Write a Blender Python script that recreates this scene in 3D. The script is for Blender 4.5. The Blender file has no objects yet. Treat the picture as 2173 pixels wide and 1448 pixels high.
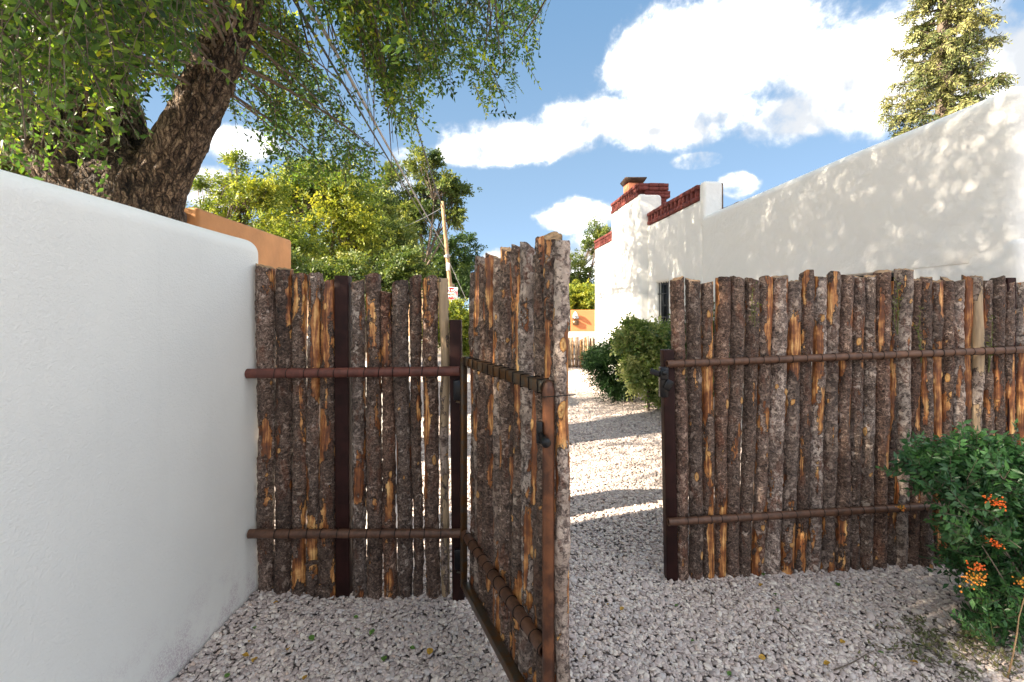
import bpy, math, random
import numpy as np
from mathutils import Vector, Euler

rng = np.random.default_rng(7)
random.seed(7)
S = bpy.context.scene
C = S.collection

# ------------------------------------------------------------------ camera
F, CX, HY, EYE = 1000.0, 1086.5, 665.0, 1.6
cam = bpy.data.cameras.new('camera')
cam.sensor_width = 36.0
cam.lens = 36.0 * F / 2173.0
cam.shift_y = -(724.0 - HY) / 2173.0
cam.clip_start, cam.clip_end = 0.05, 2000
camo = bpy.data.objects.new('camera', cam)
C.objects.link(camo)
camo.location = (0, 0, EYE)
camo.rotation_euler = (math.radians(90), 0, 0)
S.camera = camo

def W(px, py, d):
    """point at depth d (metres in front of the camera) seen at photo pixel px, py"""
    return np.array([(px - CX) / F * d, d, EYE + (HY - py) / F * d])

# ------------------------------------------------------------------ light
SUN = np.array([-0.84, -0.31, 0.47]); SUN /= np.linalg.norm(SUN)
el, az = math.asin(SUN[2]), math.atan2(SUN[0], SUN[1])
S.view_settings.view_transform = 'Standard'
S.view_settings.look = 'None'
S.view_settings.gamma = 1
S.view_settings.exposure = 3.62
sl = bpy.data.lights.new('sun', 'SUN')
sl.energy, sl.angle, sl.color = 2.0, math.radians(0.6), (1.0, 0.86, 0.67)
so = bpy.data.objects.new('sun', sl)
C.objects.link(so)
so.rotation_euler = Vector(-SUN).to_track_quat('-Z', 'Y').to_euler()
so.location = (-8, -4, 8)

world = bpy.data.worlds.new('World')
S.world = world
world.use_nodes = True
wt = world.node_tree
wt.nodes.clear()

class NT:
    """small helper to write node trees"""
    def __init__(s, t): s.t = t
    def n(s, kind, **kw):
        nd = s.t.nodes.new(kind)
        for k, v in kw.items():
            if k.startswith('i_'):
                nd.inputs[k[2:].replace('_', ' ')].default_value = v
            else: setattr(nd, k, v)
        return nd
    def set(s, sock, v):
        if isinstance(v, bpy.types.NodeSocket): s.t.links.new(v, sock)
        elif v is not None: sock.default_value = v
    def m(s, op, a, b=None, c=None, clamp=False):
        nd = s.t.nodes.new('ShaderNodeMath'); nd.operation = op; nd.use_clamp = clamp
        s.set(nd.inputs[0], a); s.set(nd.inputs[1], b); s.set(nd.inputs[2], c)
        return nd.outputs[0]
    def vm(s, op, a, b=None):
        nd = s.t.nodes.new('ShaderNodeVectorMath'); nd.operation = op
        s.set(nd.inputs[0], a); s.set(nd.inputs[1], b)
        return nd.outputs[0]
    def mix(s, f, a, b, blend='MIX'):
        nd = s.t.nodes.new('ShaderNodeMix'); nd.data_type = 'RGBA'; nd.blend_type = blend
        s.set(nd.inputs[0], f); s.set(nd.inputs[6], a); s.set(nd.inputs[7], b)
        return nd.outputs[2]
    def ss(s, v, lo, hi, a=0.0, b=1.0):
        nd = s.t.nodes.new('ShaderNodeMapRange'); nd.interpolation_type = 'SMOOTHSTEP'
        s.set(nd.inputs[0], v); s.set(nd.inputs[1], lo); s.set(nd.inputs[2], hi)
        s.set(nd.inputs[3], a); s.set(nd.inputs[4], b)
        return nd.outputs[0]
    def noise(s, vec, scale, detail=4, rough=0.5, dist=0.0):
        nd = s.t.nodes.new('ShaderNodeTexNoise')
        s.set(nd.inputs['Vector'], vec); s.set(nd.inputs['Scale'], scale)
        s.set(nd.inputs['Detail'], detail); s.set(nd.inputs['Roughness'], rough)
        s.set(nd.inputs['Distortion'], dist)
        return nd.outputs['Fac']
    def vor(s, vec, scale, feature='F1', out='Distance'):
        nd = s.t.nodes.new('ShaderNodeTexVoronoi'); nd.feature = feature
        s.set(nd.inputs['Vector'], vec); s.set(nd.inputs['Scale'], scale)
        return nd.outputs[out]
    def ramp(s, v, stops, interp='LINEAR'):
        nd = s.t.nodes.new('ShaderNodeValToRGB'); cr = nd.color_ramp; cr.interpolation = interp
        while len(cr.elements) < len(stops): cr.elements.new(0.5)
        for e, (p, c) in zip(cr.elements, stops):
            e.position = p; e.color = tuple(c) + (1,) if len(c) == 3 else c
        s.set(nd.inputs[0], v)
        return nd.outputs[0]

g = NT(wt)
sky = g.n('ShaderNodeTexSky', sky_type='NISHITA', sun_disc=False, sun_elevation=el, sun_rotation=az)
sky.altitude = 3000; sky.air_density = 0.5; sky.dust_density = 0.4; sky.ozone_density = 1.8
tc = g.n('ShaderNodeTexCoord')
sep = g.n('ShaderNodeSeparateXYZ'); wt.links.new(tc.outputs['Generated'], sep.inputs[0])
azn = g.m('ARCTAN2', sep.outputs[0], sep.outputs[1])
eln = g.m('ARCSINE', sep.outputs[2])
def azel(px, py):
    return math.atan2(px - CX, F), math.atan2(HY - py, math.hypot(F, px - CX))
CL = [(1400, 130, 170, 120), (1560, 110, 230, 150), (1850, 130, 320, 170), (2150, 150, 260, 130),
      (1250, 255, 130, 65), (1100, 305, 190, 60), (1010, 325, 110, 40), (1450, 250, 230, 75), (1720, 240, 250, 70),
      (1215, 458, 110, 40), (1270, 520, 60, 40), (1250, 560, 90, 40), (1480, 342, 65, 20), (1565, 392, 45, 30),
      (525, 305, 105, 52), (450, 400, 90, 45), (870, 350, 55, 38), (1060, 560, 60, 40), (850, 400, 50, 30), (760, 445, 70, 25)]
blobs = []
for x, y, rx, ry in CL:
    a, e = azel(x, y)
    a1, _ = azel(x + rx, y); _, e1 = azel(x, y - ry)
    blobs.append((a, e, abs(a1 - a), max(abs(e1 - e), 0.012)))
for k in range(17):                       # unseen clouds all round, enlarged to lift the fill light in the shade
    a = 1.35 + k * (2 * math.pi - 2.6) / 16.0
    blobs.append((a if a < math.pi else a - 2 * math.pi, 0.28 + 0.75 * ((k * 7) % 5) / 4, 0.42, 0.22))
for k in range(7):  # more unseen clouds high overhead, added for fill light
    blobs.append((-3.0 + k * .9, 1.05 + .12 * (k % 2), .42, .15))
f = None
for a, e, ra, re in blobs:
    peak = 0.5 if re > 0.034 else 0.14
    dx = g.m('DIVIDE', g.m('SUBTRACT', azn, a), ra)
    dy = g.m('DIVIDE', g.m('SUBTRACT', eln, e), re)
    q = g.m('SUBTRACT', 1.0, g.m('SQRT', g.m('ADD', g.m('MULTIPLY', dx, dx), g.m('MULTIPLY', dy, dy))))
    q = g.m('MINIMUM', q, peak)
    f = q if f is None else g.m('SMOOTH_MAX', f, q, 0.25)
dirv = tc.outputs['Generated']
n1 = g.noise(dirv, 5.5, 9, 0.55, 0.3)
n2 = g.noise(dirv, 16.0, 7, 0.6, 0.2)
f = g.m('MINIMUM', f, 0.50)
n4 = g.noise(dirv, 42.0, 6, 0.65, 0.3)
dens = g.m('ADD', f, g.m('MULTIPLY', g.m('SUBTRACT', n1, 0.5), 1.5))
dens = g.m('ADD', dens, g.m('MULTIPLY', g.m('SUBTRACT', n2, 0.5), 0.9))
dens = g.m('ADD', dens, g.m('MULTIPLY', g.m('SUBTRACT', n4, 0.5), 0.35))
mask = g.ss(dens, 0.0, 0.50)
mask = g.m('MULTIPLY', mask, g.ss(eln, 0.0, 0.05))
# billows: compare the density with that a little nearer the sun
n3 = g.noise(g.vm('ADD', dirv, tuple(SUN * .06)), 5.5, 4, 0.5, 0.3)
n6 = g.noise(dirv, 5.5, 4, 0.5, 0.3)
low = g.noise(g.vm('MULTIPLY', dirv, (1, 1, 2.2)), 2.7, 3, 0.5, 0.2)
n5 = g.noise(g.vm('ADD', dirv, tuple(SUN * .03)), 16.0, 7, 0.6, 0.2)
dif = g.m('ADD', g.m('MULTIPLY', g.m('SUBTRACT', n6, n3), 1.3), g.m('MULTIPLY', g.m('SUBTRACT', n2, n5), .25))
shade = g.ss(g.m('ADD', dif, g.m('MULTIPLY', g.m('SUBTRACT', low, .50), 1.6)), -0.24, 0.10)
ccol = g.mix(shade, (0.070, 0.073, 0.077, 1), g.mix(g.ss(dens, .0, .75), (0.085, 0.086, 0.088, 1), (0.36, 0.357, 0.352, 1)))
SKY = 0.05
skyc = g.mix(1.0, sky.outputs[0], (SKY,) * 3 + (1,), 'MULTIPLY')
air = g.mix(g.ss(eln, -0.05, 0.75), (0.037, 0.053, 0.066, 1), (0.0175, 0.0345, 0.0565, 1))
skyc = g.mix(0.84, skyc, air)
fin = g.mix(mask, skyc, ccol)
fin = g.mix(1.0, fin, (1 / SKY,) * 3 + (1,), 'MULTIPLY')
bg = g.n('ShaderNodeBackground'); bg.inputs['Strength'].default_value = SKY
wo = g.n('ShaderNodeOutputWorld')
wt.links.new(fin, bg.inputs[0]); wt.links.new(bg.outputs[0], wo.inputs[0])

# ------------------------------------------------------------------ numpy noise
def _h(i, j, k):
    n = (i.astype(np.int64) * 374761393 + j.astype(np.int64) * 668265263 + k.astype(np.int64) * 1442695041) & 0xffffffff
    n = ((n ^ (n >> 13)) * 1274126177) & 0xffffffff
    return ((n ^ (n >> 16)) & 0xffffff) / float(0xffffff)
def vnoise(p):
    i = np.floor(p); f = p - i; f = f * f * (3 - 2 * f); i = i.astype(np.int64)
    x, y, z = i[..., 0], i[..., 1], i[..., 2]; fx, fy, fz = f[..., 0], f[..., 1], f[..., 2]
    def l(a, b, t): return a + (b - a) * t
    return l(l(l(_h(x, y, z), _h(x+1, y, z), fx), l(_h(x, y+1, z), _h(x+1, y+1, z), fx), fy),
             l(l(_h(x, y, z+1), _h(x+1, y, z+1), fx), l(_h(x, y+1, z+1), _h(x+1, y+1, z+1), fx), fy), fz)
def fbm(p, o=3, r=0.5):
    s, a, t = 0, 1.0, 0
    for k in range(o):
        s = s + a * vnoise(p * (2 ** k) + 17.3 * k); t += a; a *= r
    return s / t

# ------------------------------------------------------------------ mesh helpers
def mesh(name, V, Fs, smooth=False, mats=(), midx=None, fattr=None, vcol=None):
    me = bpy.data.meshes.new(name)
    V = np.asarray(V, dtype=np.float32)
    Fs = [np.asarray(f, dtype=np.int32) for f in Fs if len(f)]
    loops = np.concatenate([f.ravel() for f in Fs])
    sizes = np.concatenate([np.full(len(f), f.shape[1], np.int32) for f in Fs])
    starts = np.concatenate([[0], np.cumsum(sizes)[:-1]]).astype(np.int32)
    me.vertices.add(len(V)); me.vertices.foreach_set('co', V.ravel())
    me.loops.add(len(loops)); me.loops.foreach_set('vertex_index', loops)
    me.polygons.add(len(sizes)); me.polygons.foreach_set('loop_start', starts); me.polygons.foreach_set('loop_total', sizes)
    if smooth is not False:
        sm = np.full(len(sizes), True) if smooth is True else np.asarray(smooth)
        me.polygons.foreach_set('use_smooth', sm)
    for m in mats: me.materials.append(m)
    if midx is not None: me.polygons.foreach_set('material_index', np.asarray(midx, np.int32))
    me.update(calc_edges=True)
    if fattr is not None:
        a = me.attributes.new('rnd', 'FLOAT', 'FACE'); a.data.foreach_set('value', np.asarray(fattr, np.float32))
    if vcol is not None:
        a = me.attributes.new('bark', 'FLOAT_COLOR', 'POINT'); a.data.foreach_set('color', np.asarray(vcol, np.float32).ravel())
    return me

def link(name, me, parent=None, loc=(0, 0, 0), rot=None):
    o = bpy.data.objects.new(name, me)
    C.objects.link(o)
    if rot is not None: o.rotation_euler = rot
    l = Vector(loc)
    if parent is not None:
        o.parent = parent
        q = parent
        while q is not None:
            l = l - q.location; q = q.parent
    o.location = l
    return o
def tag(o, label=None, cat=None, group=None, kind=None):
    if label: o['label'] = label
    if cat: o['category'] = cat
    if group: o['group'] = group
    if kind: o['kind'] = kind
    return o
def thing(name, loc, label, cat, group=None):
    return tag(link(name, None, None, loc), label, cat, group)

class MB:
    def __init__(s): s.V = []; s.Q = []; s.T = []; s.n = 0
    def add(s, V, Q=(), T=()):
        V = np.asarray(V, float)
        if len(Q): s.Q.append(np.asarray(Q, int) + s.n)
        if len(T): s.T.append(np.asarray(T, int) + s.n)
        s.V.append(V); s.n += len(V)
    def box(s, x0, x1, y0, y1, z0, z1, rot=None, at=(0, 0, 0)):
        V = np.array([[x, y, z] for z in (z0, z1) for y in (y0, y1) for x in (x0, x1)], float)
        if rot is not None: V = V @ np.array(Euler(rot).to_matrix()).T
        s.add(V + np.array(at), [[0, 2, 3, 1], [4, 5, 7, 6], [0, 1, 5, 4], [2, 6, 7, 3], [0, 4, 6, 2], [1, 3, 7, 5]])
    def tube(s, P, R, n=8, cap=True):
        P = np.asarray(P, float); m = len(P)
        R = np.full(m, R, float) if np.isscalar(R) else np.asarray(R, float)
        T = np.gradient(P, axis=0); T /= np.linalg.norm(T, axis=1)[:, None] + 1e-9
        a = np.array([0, 0, 1.0]) if abs(T[0][2]) < 0.9 else np.array([1.0, 0, 0])
        u = np.cross(T[0], a); u /= np.linalg.norm(u)
        ang = np.linspace(0, 2 * np.pi, n, endpoint=False); out = []
        for i in range(m):
            u = u - T[i] * u.dot(T[i]); u /= np.linalg.norm(u) + 1e-9
            v = np.cross(T[i], u)
            out.append(P[i] + R[i] * (np.cos(ang)[:, None] * u + np.sin(ang)[:, None] * v))
        Q = []
        for i in range(m - 1):
            for j in range(n):
                k = (j + 1) % n
                Q.append([i * n + j, i * n + k, (i + 1) * n + k, (i + 1) * n + j])
        V = np.concatenate(out)
        if cap:
            V = np.concatenate([V, P[:1], P[-1:]]); c0, c1 = m * n, m * n + 1
            T3 = [[c0, (j + 1) % n, j] for j in range(n)] + [[c1, (m - 1) * n + j, (m - 1) * n + (j + 1) % n] for j in range(n)]
        else: T3 = []
        s.add(V, Q, T3)
    def mesh(s, name, mat, smooth=False):
        V = np.concatenate(s.V)
        Fs = []
        if s.Q: Fs.append(np.concatenate(s.Q))
        if s.T: Fs.append(np.concatenate(s.T))
        return mesh(name, V, Fs, smooth, (mat,) if mat else ())
    def build(s, name, mat, parent=None, smooth=False, loc=None):
        V = np.concatenate(s.V)
        o = np.array(loc if loc is not None else (parent.matrix_basis.translation if parent is not None else (0, 0, 0)), float)
        s.V = [V - o]
        return link(name, s.mesh(name, mat, smooth), parent, o)

def bevel(o, w, seg=2):
    m = o.modifiers.new('bevel', 'BEVEL'); m.width = w; m.segments = seg; m.limit_method = 'ANGLE'
    return o

def rbox(lo, hi, r, step=0.25, warp=0.0, wf=1.2, seed=0, rt=None):
    """closed box whose edges are rounded with radius r and whose faces undulate"""
    lo, hi = np.array(lo, float), np.array(hi, float)
    def lines(a, b):
        n = max(2, int((b - a - 2 * r) / step) + 1)
        k = r * (1 - np.cos(np.linspace(0, math.pi / 2, 6)))
        return np.unique(np.round(np.concatenate([a + r * np.linspace(0, 1, 6), np.linspace(a + r, b - r, n), b - r * np.linspace(0, 1, 6)]), 6))
    L = [lines(lo[i], hi[i]) for i in range(3)]
    V = []; Q = []; n = 0
    for ax in range(3):
        b, c = (ax + 1) % 3, (ax + 2) % 3
        for side in (0, 1):
            B, Cc = np.meshgrid(L[b], L[c], indexing='ij')
            P = np.zeros(B.shape + (3,)); P[..., ax] = hi[ax] if side else lo[ax]; P[..., b] = B; P[..., c] = Cc
            nb, nc = B.shape
            idx = np.arange(nb * nc).reshape(nb, nc) + n
            q = np.stack([idx[:-1, :-1], idx[1:, :-1], idx[1:, 1:], idx[:-1, 1:]], -1).reshape(-1, 4)
            if not side: q = q[:, ::-1]
            V.append(P.reshape(-1, 3)); Q.append(q); n += nb * nc
    V = np.concatenate(V); Q = np.concatenate(Q)
    key, inv = np.unique(np.round(V, 5), axis=0, return_inverse=True)
    inv = inv.ravel(); Q = inv[Q]; V = key
    q = np.clip(V, lo + r, hi - r); d = V - q
    ln = np.linalg.norm(d, axis=1)[:, None]
    V = q + np.where(ln > 1e-6, d / np.maximum(ln, 1e-6) * np.minimum(r, ln * 1e9), 0)
    if warp:
        for ax in range(3):
            V[:, ax] += (fbm(V * wf + 31.7 * ax + seed, 2) - 0.5) * 2 * warp
    return V, Q

# ------------------------------------------------------------------ materials
def mat(name):
    m = bpy.data.materials.new(name); m.use_nodes = True; m.node_tree.nodes.clear()
    k = NT(m.node_tree)
    k.out = k.n('ShaderNodeOutputMaterial'); k.p = k.n('ShaderNodeBsdfPrincipled')
    m.node_tree.links.new(k.p.outputs[0], k.out.inputs[0])
    k.tc = k.n('ShaderNodeTexCoord')
    return m, k
def bump(k, h, strength, dist):
    b = k.n('ShaderNodeBump'); b.inputs['Strength'].default_value = strength; b.inputs['Distance'].default_value = dist
    k.set(b.inputs['Height'], h); k.set(k.p.inputs['Normal'], b.outputs[0])
def scalev(k, vec, s):
    return k.vm('MULTIPLY', vec, tuple(s))

def stucco(name, col, fine=1.0, coarse=0.3, stain=None, var=0.05):
    m, k = mat(name)
    oc = k.tc.outputs['Object']
    a = k.noise(scalev(k, oc, (1, 0.85, 1.1)), 85 if stain else 95, 5, 0.6, 0.9)
    b = k.noise(oc, 14, 4, 0.5); c = k.noise(oc, 2.2, 4, 0.55)
    col1 = k.mix(c, tuple(x * (1 - var * 1.6) for x in col) + (1,), tuple(min(1, x * (1 + var)) for x in col) + (1,))
    pit = k.ss(k.vor(oc, 26), 0.02, 0.05)
    pit2 = k.m('MULTIPLY', k.m('SUBTRACT', 1.0, pit), k.ss(k.noise(oc, 7, 3), 0.52, 0.6))
    col1 = k.mix(k.m('MULTIPLY', pit2, 0.45), col1, tuple(x * .35 for x in col) + (1,))
    if stain:
        s = k.n('ShaderNodeSeparateXYZ'); k.set(s.inputs[0], oc)
        z = s.outputs[2]
        low = k.ss(z, 0.02, stain[1], 1.0, 0.0)
        sp = k.m('MULTIPLY', low, k.ss(k.noise(oc, 5, 4, .6), 0.42, 0.62))
        sp2 = k.m('MULTIPLY', sp, k.ss(k.noise(oc, 150, 3, .7), 0.42, 0.58))
        col1 = k.mix(k.m('MULTIPLY', sp2, 0.55), col1, stain[0] + (1,))
        st = k.noise(scalev(k, oc, (6, 6, .5)), 3, 4)
        col1 = k.mix(k.m('MULTIPLY', k.ss(st, .55, .8), .05), col1, tuple(x * .6 for x in col) + (1,))
    k.set(k.p.inputs['Base Color'], col1)
    k.p.inputs['Roughness'].default_value = 0.85
    h = k.m('ADD', k.m('MULTIPLY', a, fine), k.m('ADD', k.m('MULTIPLY', b, coarse * 3), k.m('MULTIPLY', c, coarse * 12)))
    bump(k, h, 0.5 if stain else .75, 0.008 if stain else .006)
    return m
M = {}
M['wall'] = stucco('white_stucco_rough', (0.85, 0.845, 0.80), 1.0, 0.06, ((0.36, 0.22, 0.30), 0.42))
M['house'] = stucco('white_stucco_smooth', (0.83, 0.82, 0.79), 0.35, 0.5, None, 0.03)
M['adobe'] = stucco('orange_adobe', (0.66, 0.32, 0.14), 0.8, 0.6, ((0.30, 0.14, 0.07), 0.3), 0.24)
M['adobe_far'] = stucco('orange_adobe_far', (0.50, 0.175, 0.065), 0.3, 0.3, None, 0.08)
M['adobe_tan'] = stucco('tan_adobe', (0.42, 0.26, 0.15), 0.3, 0.3, None, 0.1)

def bark_mat():
    m, k = mat('log_bark')
    at = k.n('ShaderNodeAttribute', attribute_name='bark')
    sp = k.n('ShaderNodeSeparateColor'); k.set(sp.inputs[0], at.outputs['Color'])
    peel, knot, seed, lich = sp.outputs[0], sp.outputs[1], sp.outputs[2], at.outputs['Alpha']
    sv = k.n('ShaderNodeCombineXYZ')
    k.set(sv.inputs[0], k.m('MULTIPLY', seed, 53)); k.set(sv.inputs[2], k.m('MULTIPLY', seed, 29))
    oc = k.vm('ADD', k.tc.outputs['Object'], sv.outputs[0])
    n1 = k.noise(scalev(k, oc, (1, 1, 1.15)), 44, 6, .62, 1.6)
    n2 = k.noise(oc, 150, 4, .6, .4)
    v1 = k.vor(k.vm('ADD', scalev(k, oc, (1, 1, .75)), scalev(k, oc, (0, 0, 0))), 75)
    fl = k.m('ADD', k.m('MULTIPLY', n1, .75), k.m('MULTIPLY', n2, .25))
    base = k.ramp(fl, [(.37, (.014, .009, .007)), (.45, (.085, .062, .050)), (.53, (.175, .135, .113)), (.60, (.31, .26, .23)), (.68, (.56, .51, .47))])
    grey = k.ramp(fl, [(.36, (.022, .017, .015)), (.45, (.14, .120, .110)), (.55, (.28, .25, .24)), (.64, (.50, .47, .45))])
    base = k.mix(k.ss(k.m('ADD', lich, k.m('MULTIPLY', k.m('SUBTRACT', k.noise(oc, 7, 4), .5), .9)), .45, .75), base, grey)
    red = k.ss(k.noise(scalev(k, oc, (1, 1, .35)), 16, 5, .65, .6), .52, .66)
    base = k.mix(k.m('MULTIPLY', red, .42), base, k.mix(n1, (.10, .028, .012, 1), (.34, .13, .055, 1)))
    li = k.m('ADD', k.noise(oc, 27, 5, .65, .5), k.m('MULTIPLY', k.m('SUBTRACT', lich, .5), .22))
    base = k.mix(k.m('MULTIPLY', k.ss(li, .565, .63), .85), base, (.56, .53, .50, 1))
    dk = k.noise(scalev(k, oc, (1, 1, 2.0)), 55, 4, .6, 1.6)
    base = k.mix(k.m('MULTIPLY', k.ss(dk, .40, .32), .85), base, (.012, .008, .006, 1))
    tint = k.ramp(k.m('FRACT', k.m('MULTIPLY', seed, 7.31)), [(0, (.66, .58, .53)), (.25, (1.05, 1.0, .95)), (.45, (1.05, .84, .72)), (.65, (.85, .84, .83)), (.85, (1.3, 1.24, 1.2)), (1, (.75, .68, .63))])
    base = k.mix(1.0, k.mix(1.0, base, (.90, .82, .76, 1), 'MULTIPLY'), tint, 'MULTIPLY')
    big = k.noise(oc, 5.5, 3, .5)
    base = k.mix(1.0, base, k.mix(k.ss(big, .35, .65), (.72, .66, .62, 1), (1.25, 1.22, 1.2, 1)), 'MULTIPLY')
    # inner wood where the bark has come away
    st = k.noise(scalev(k, oc, (1, 1, .09)), 75, 5, .6, .4)
    st2 = k.noise(oc, 9, 4, .6)
    wood = k.ramp(k.m('ADD', k.m('MULTIPLY', st, .5), k.m('MULTIPLY', st2, .5)),
                  [(.38, (.070, .022, .010)), (.48, (.20, .065, .020)), (.55, (.45, .20, .068)), (.64, (.74, .46, .20))])
    wood = k.mix(k.ss(lich, .96, 1.0), wood, k.mix(st, (.15, .10, .07, 1), (.52, .38, .25, 1)))
    pf = k.m('ADD', peel, k.m('MULTIPLY', k.m('SUBTRACT', k.noise(scalev(k, oc, (1, 1, .5)), 42, 6, .7), .5), 2.4))
    pm = k.ss(pf, .49, .53)
    edge = k.m('MULTIPLY', k.ss(pf, .38, .48), k.ss(pf, .62, .51))
    wood = k.mix(1.0, wood, (1.15, 1.12, 1.0, 1), 'MULTIPLY')
    col = k.mix(pm, base, wood)
    col = k.mix(k.m('MULTIPLY', edge, .75), col, (.018, .010, .006, 1))
    kw = k.ramp(knot, [(.40, (.03, .014, .008)), (.52, (.58, .26, .07)), (.75, (.74, .45, .17)), (.93, (.40, .18, .06))])
    col = k.mix(k.ss(knot, .33, .46), col, kw)
    k.set(k.p.inputs['Base Color'], col)
    k.set(k.p.inputs['Roughness'], k.mix(pm, (.62,) * 3 + (1,), (.45,) * 3 + (1,)))
    h = k.m('ADD', k.m('MULTIPLY', fl, 1.5), k.m('MULTIPLY', v1, .5))
    h = k.m('ADD', k.m('MULTIPLY', h, k.m('SUBTRACT', 1.0, k.m('MULTIPLY', pm, .85))), k.m('MULTIPLY', st, k.m('MULTIPLY', pm, .3)))
    h = k.m('SUBTRACT', h, k.m('MULTIPLY', pm, .55))
    bump(k, h, 1.0, .013)
    return m
M['bark'] = bark_mat()

def simple(name, col, rough=.6, metal=0.0, var=.3, sc=12, bs=.3, bd=.002, col2=None, spec=.5):
    m, k = mat(name)
    oc = k.tc.outputs['Object']
    n = k.noise(oc, sc, 5, .6, .3)
    c2 = col2 or tuple(x * (1 - var) for x in col)
    k.set(k.p.inputs['Base Color'], k.mix(k.ss(n, .35, .65), tuple(c2) + (1,), tuple(col) + (1,)))
    k.p.inputs['Roughness'].default_value = rough; k.p.inputs['Metallic'].default_value = metal
    k.p.inputs['Specular IOR Level'].default_value = spec
    if bs: bump(k, k.noise(oc, sc * 6, 4, .6), bs, bd)
    return m
M['cut'] = simple('cut_wood', (.42, .25, .12), .7, 0, .6, 40)
M['rail'] = simple('brown_steel_rail', (.125, .056, .030), .5, .05, .45, 25, .15, .001)
M['rail_red'] = simple('red_brown_steel_rail', (.15, .045, .030), .55, .0, .4, 18, .15, .001)
M['tube'] = simple('raw_steel_tube', (.10, .085, .065), .32, .65, .6, 20, .15, .001, (.16, .075, .025))
M['upright'] = simple('rusty_steel_upright', (.20, .075, .032), .38, .25, .55, 14, .15, .001, (.07, .028, .016))
M['steel_post'] = simple('dark_brown_steel_post', (.030, .009, .007), .6, .0, .45, 9, .1, .001, None, .2)
M['black'] = simple('black_iron', (.012, .012, .014), .30, .4, .3, 30, .1, .0005)
M['wire'] = simple('tie_wire', (.010, .008, .007), .45, .5, .3, 40, 0)
M['brick'] = simple('red_painted_brick', (.19, .040, .032), .8, 0, .45, 9, .6, .004)
M['mortar'] = simple('dark_red_mortar', (.10, .022, .018), .85, 0, .3, 9, .4, .003)
M['rubble'] = simple('brown_rubble', (.22, .14, .08), .9, 0, .6, 16, .8, .01)
M['flue'] = simple('orange_flue', (.50, .17, .09), .8, 0, .2, 9)
M['cap'] = simple('flue_cap_metal', (.09, .055, .04), .5, .3, .3, 9)
M['pole'] = simple('pole_wood', (.42, .26, .13), .75, 0, .45, 3, .3, .004)
M['cable'] = simple('grey_cable', (.36, .35, .35), .5, .2, .2, 5, 0)
M['darkcable'] = simple('dark_cable', (.03, .03, .035), .5, .0, .2, 5, 0)
M['white'] = simple('white_paint', (.80, .80, .80), .5, 0, .04, 5, 0)
M['red'] = simple('red_sign_paint', (.55, .012, .015), .4, 0, .05, 5, 0)
M['teal'] = simple('teal_paint', (.20, .42, .40), .6, 0, .25, 4, .2, .002)
M['shutter'] = simple('dark_shutter', (.035, .042, .05), .45, 0, .25, 9, .2, .001)
M['glass'] = simple('dark_glass', (.02, .022, .025), .08, 0, .1, 3, 0)
M['vine_leaf'] = None
M['road'] = simple('pale_concrete_road', (.46, .43, .40), .85, 0, .1, 1.5, .3, .005)
M['dirt'] = simple('pale_dirt', (.27, .22, .17), .95, 0, .3, .9, .6, .02)

def leafmat(name, stops, trans, tmix=.42, rough=.5):
    m, k = mat(name)
    at = k.n('ShaderNodeAttribute', attribute_name='rnd')
    col = k.ramp(at.outputs['Fac'], stops)
    k.set(k.p.inputs['Base Color'], col)
    k.p.inputs['Roughness'].default_value = rough
    k.p.inputs['Specular IOR Level'].default_value = .35
    tr = k.n('ShaderNodeBsdfTranslucent')
    k.set(tr.inputs[0], k.mix(1.0, col, trans + (1,), 'MULTIPLY'))
    mx = k.n('ShaderNodeMixShader'); mx.inputs[0].default_value = tmix
    k.t.links.new(k.p.outputs[0], mx.inputs[1]); k.t.links.new(tr.outputs[0], mx.inputs[2])
    k.t.links.new(mx.outputs[0], k.out.inputs[0])
    return m
M['elm_leaf'] = leafmat('elm_leaf', [(0, (.010, .030, .010)), (.42, (.042, .088, .020)), (.70, (.11, .175, .024)), (1, (.38, .38, .04))], (2.8, 2.8, 1.2), .40, .42)
M['yel_leaf'] = leafmat('yellow_green_leaf', [(0, (.025, .055, .012)), (.45, (.15, .205, .028)), (1, (.36, .35, .045))], (1.8, 1.7, 1.0), .35)
M['mid_leaf'] = leafmat('mid_green_leaf', [(0, (.018, .042, .012)), (.5, (.085, .130, .030)), (1, (.23, .24, .05))], (1.7, 1.6, 1.0), .35)
M['dark_leaf'] = leafmat('dark_green_leaf', [(0, (.025, .055, .018)), (.5, (.055, .10, .03)), (1, (.12, .16, .04))], (1.7, 1.7, 1.0), .33)
M['juniper'] = leafmat('juniper_leaf', [(0, (.010, .03, .010)), (.6, (.025, .06, .018)), (1, (.06, .11, .025))], (1.5, 1.6, 1.0), .2)
M['euon'] = leafmat('glossy_shrub_leaf', [(0, (.04, .09, .025)), (.4, (.22, .29, .08)), (1, (.62, .60, .30))], (1.6, 1.6, 1.0), .3, .35)
M['pyr_leaf'] = leafmat('firethorn_leaf', [(0, (.022, .070, .028)), (.6, (.055, .135, .050)), (.9, (.09, .20, .055)), (1, (.20, .30, .07))], (1.6, 1.8, .9), .25, .35)
M['dry_leaf'] = leafmat('wilted_leaf', [(0, (.05, .07, .03)), (.6, (.13, .14, .06)), (1, (.22, .17, .07))], (1.2, 1.2, 1.0), .15)
M['needle'] = leafmat('spruce_needle', [(0, (.02, .04, .015)), (.4, (.09, .12, .04)), (1, (.34, .32, .11))], (1.4, 1.4, 1.0), .15, .6)
M['fallen_y'] = simple('fallen_yellow_leaf', (.50, .28, .03), .6, 0, .4, 60, 0)
M['fallen_g'] = simple('fallen_green_leaf', (.10, .20, .03), .6, 0, .4, 60, 0)
M['twig'] = simple('twig_bark', (.16, .12, .09), .85, 0, .4, 20, .4, .004)
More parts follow.
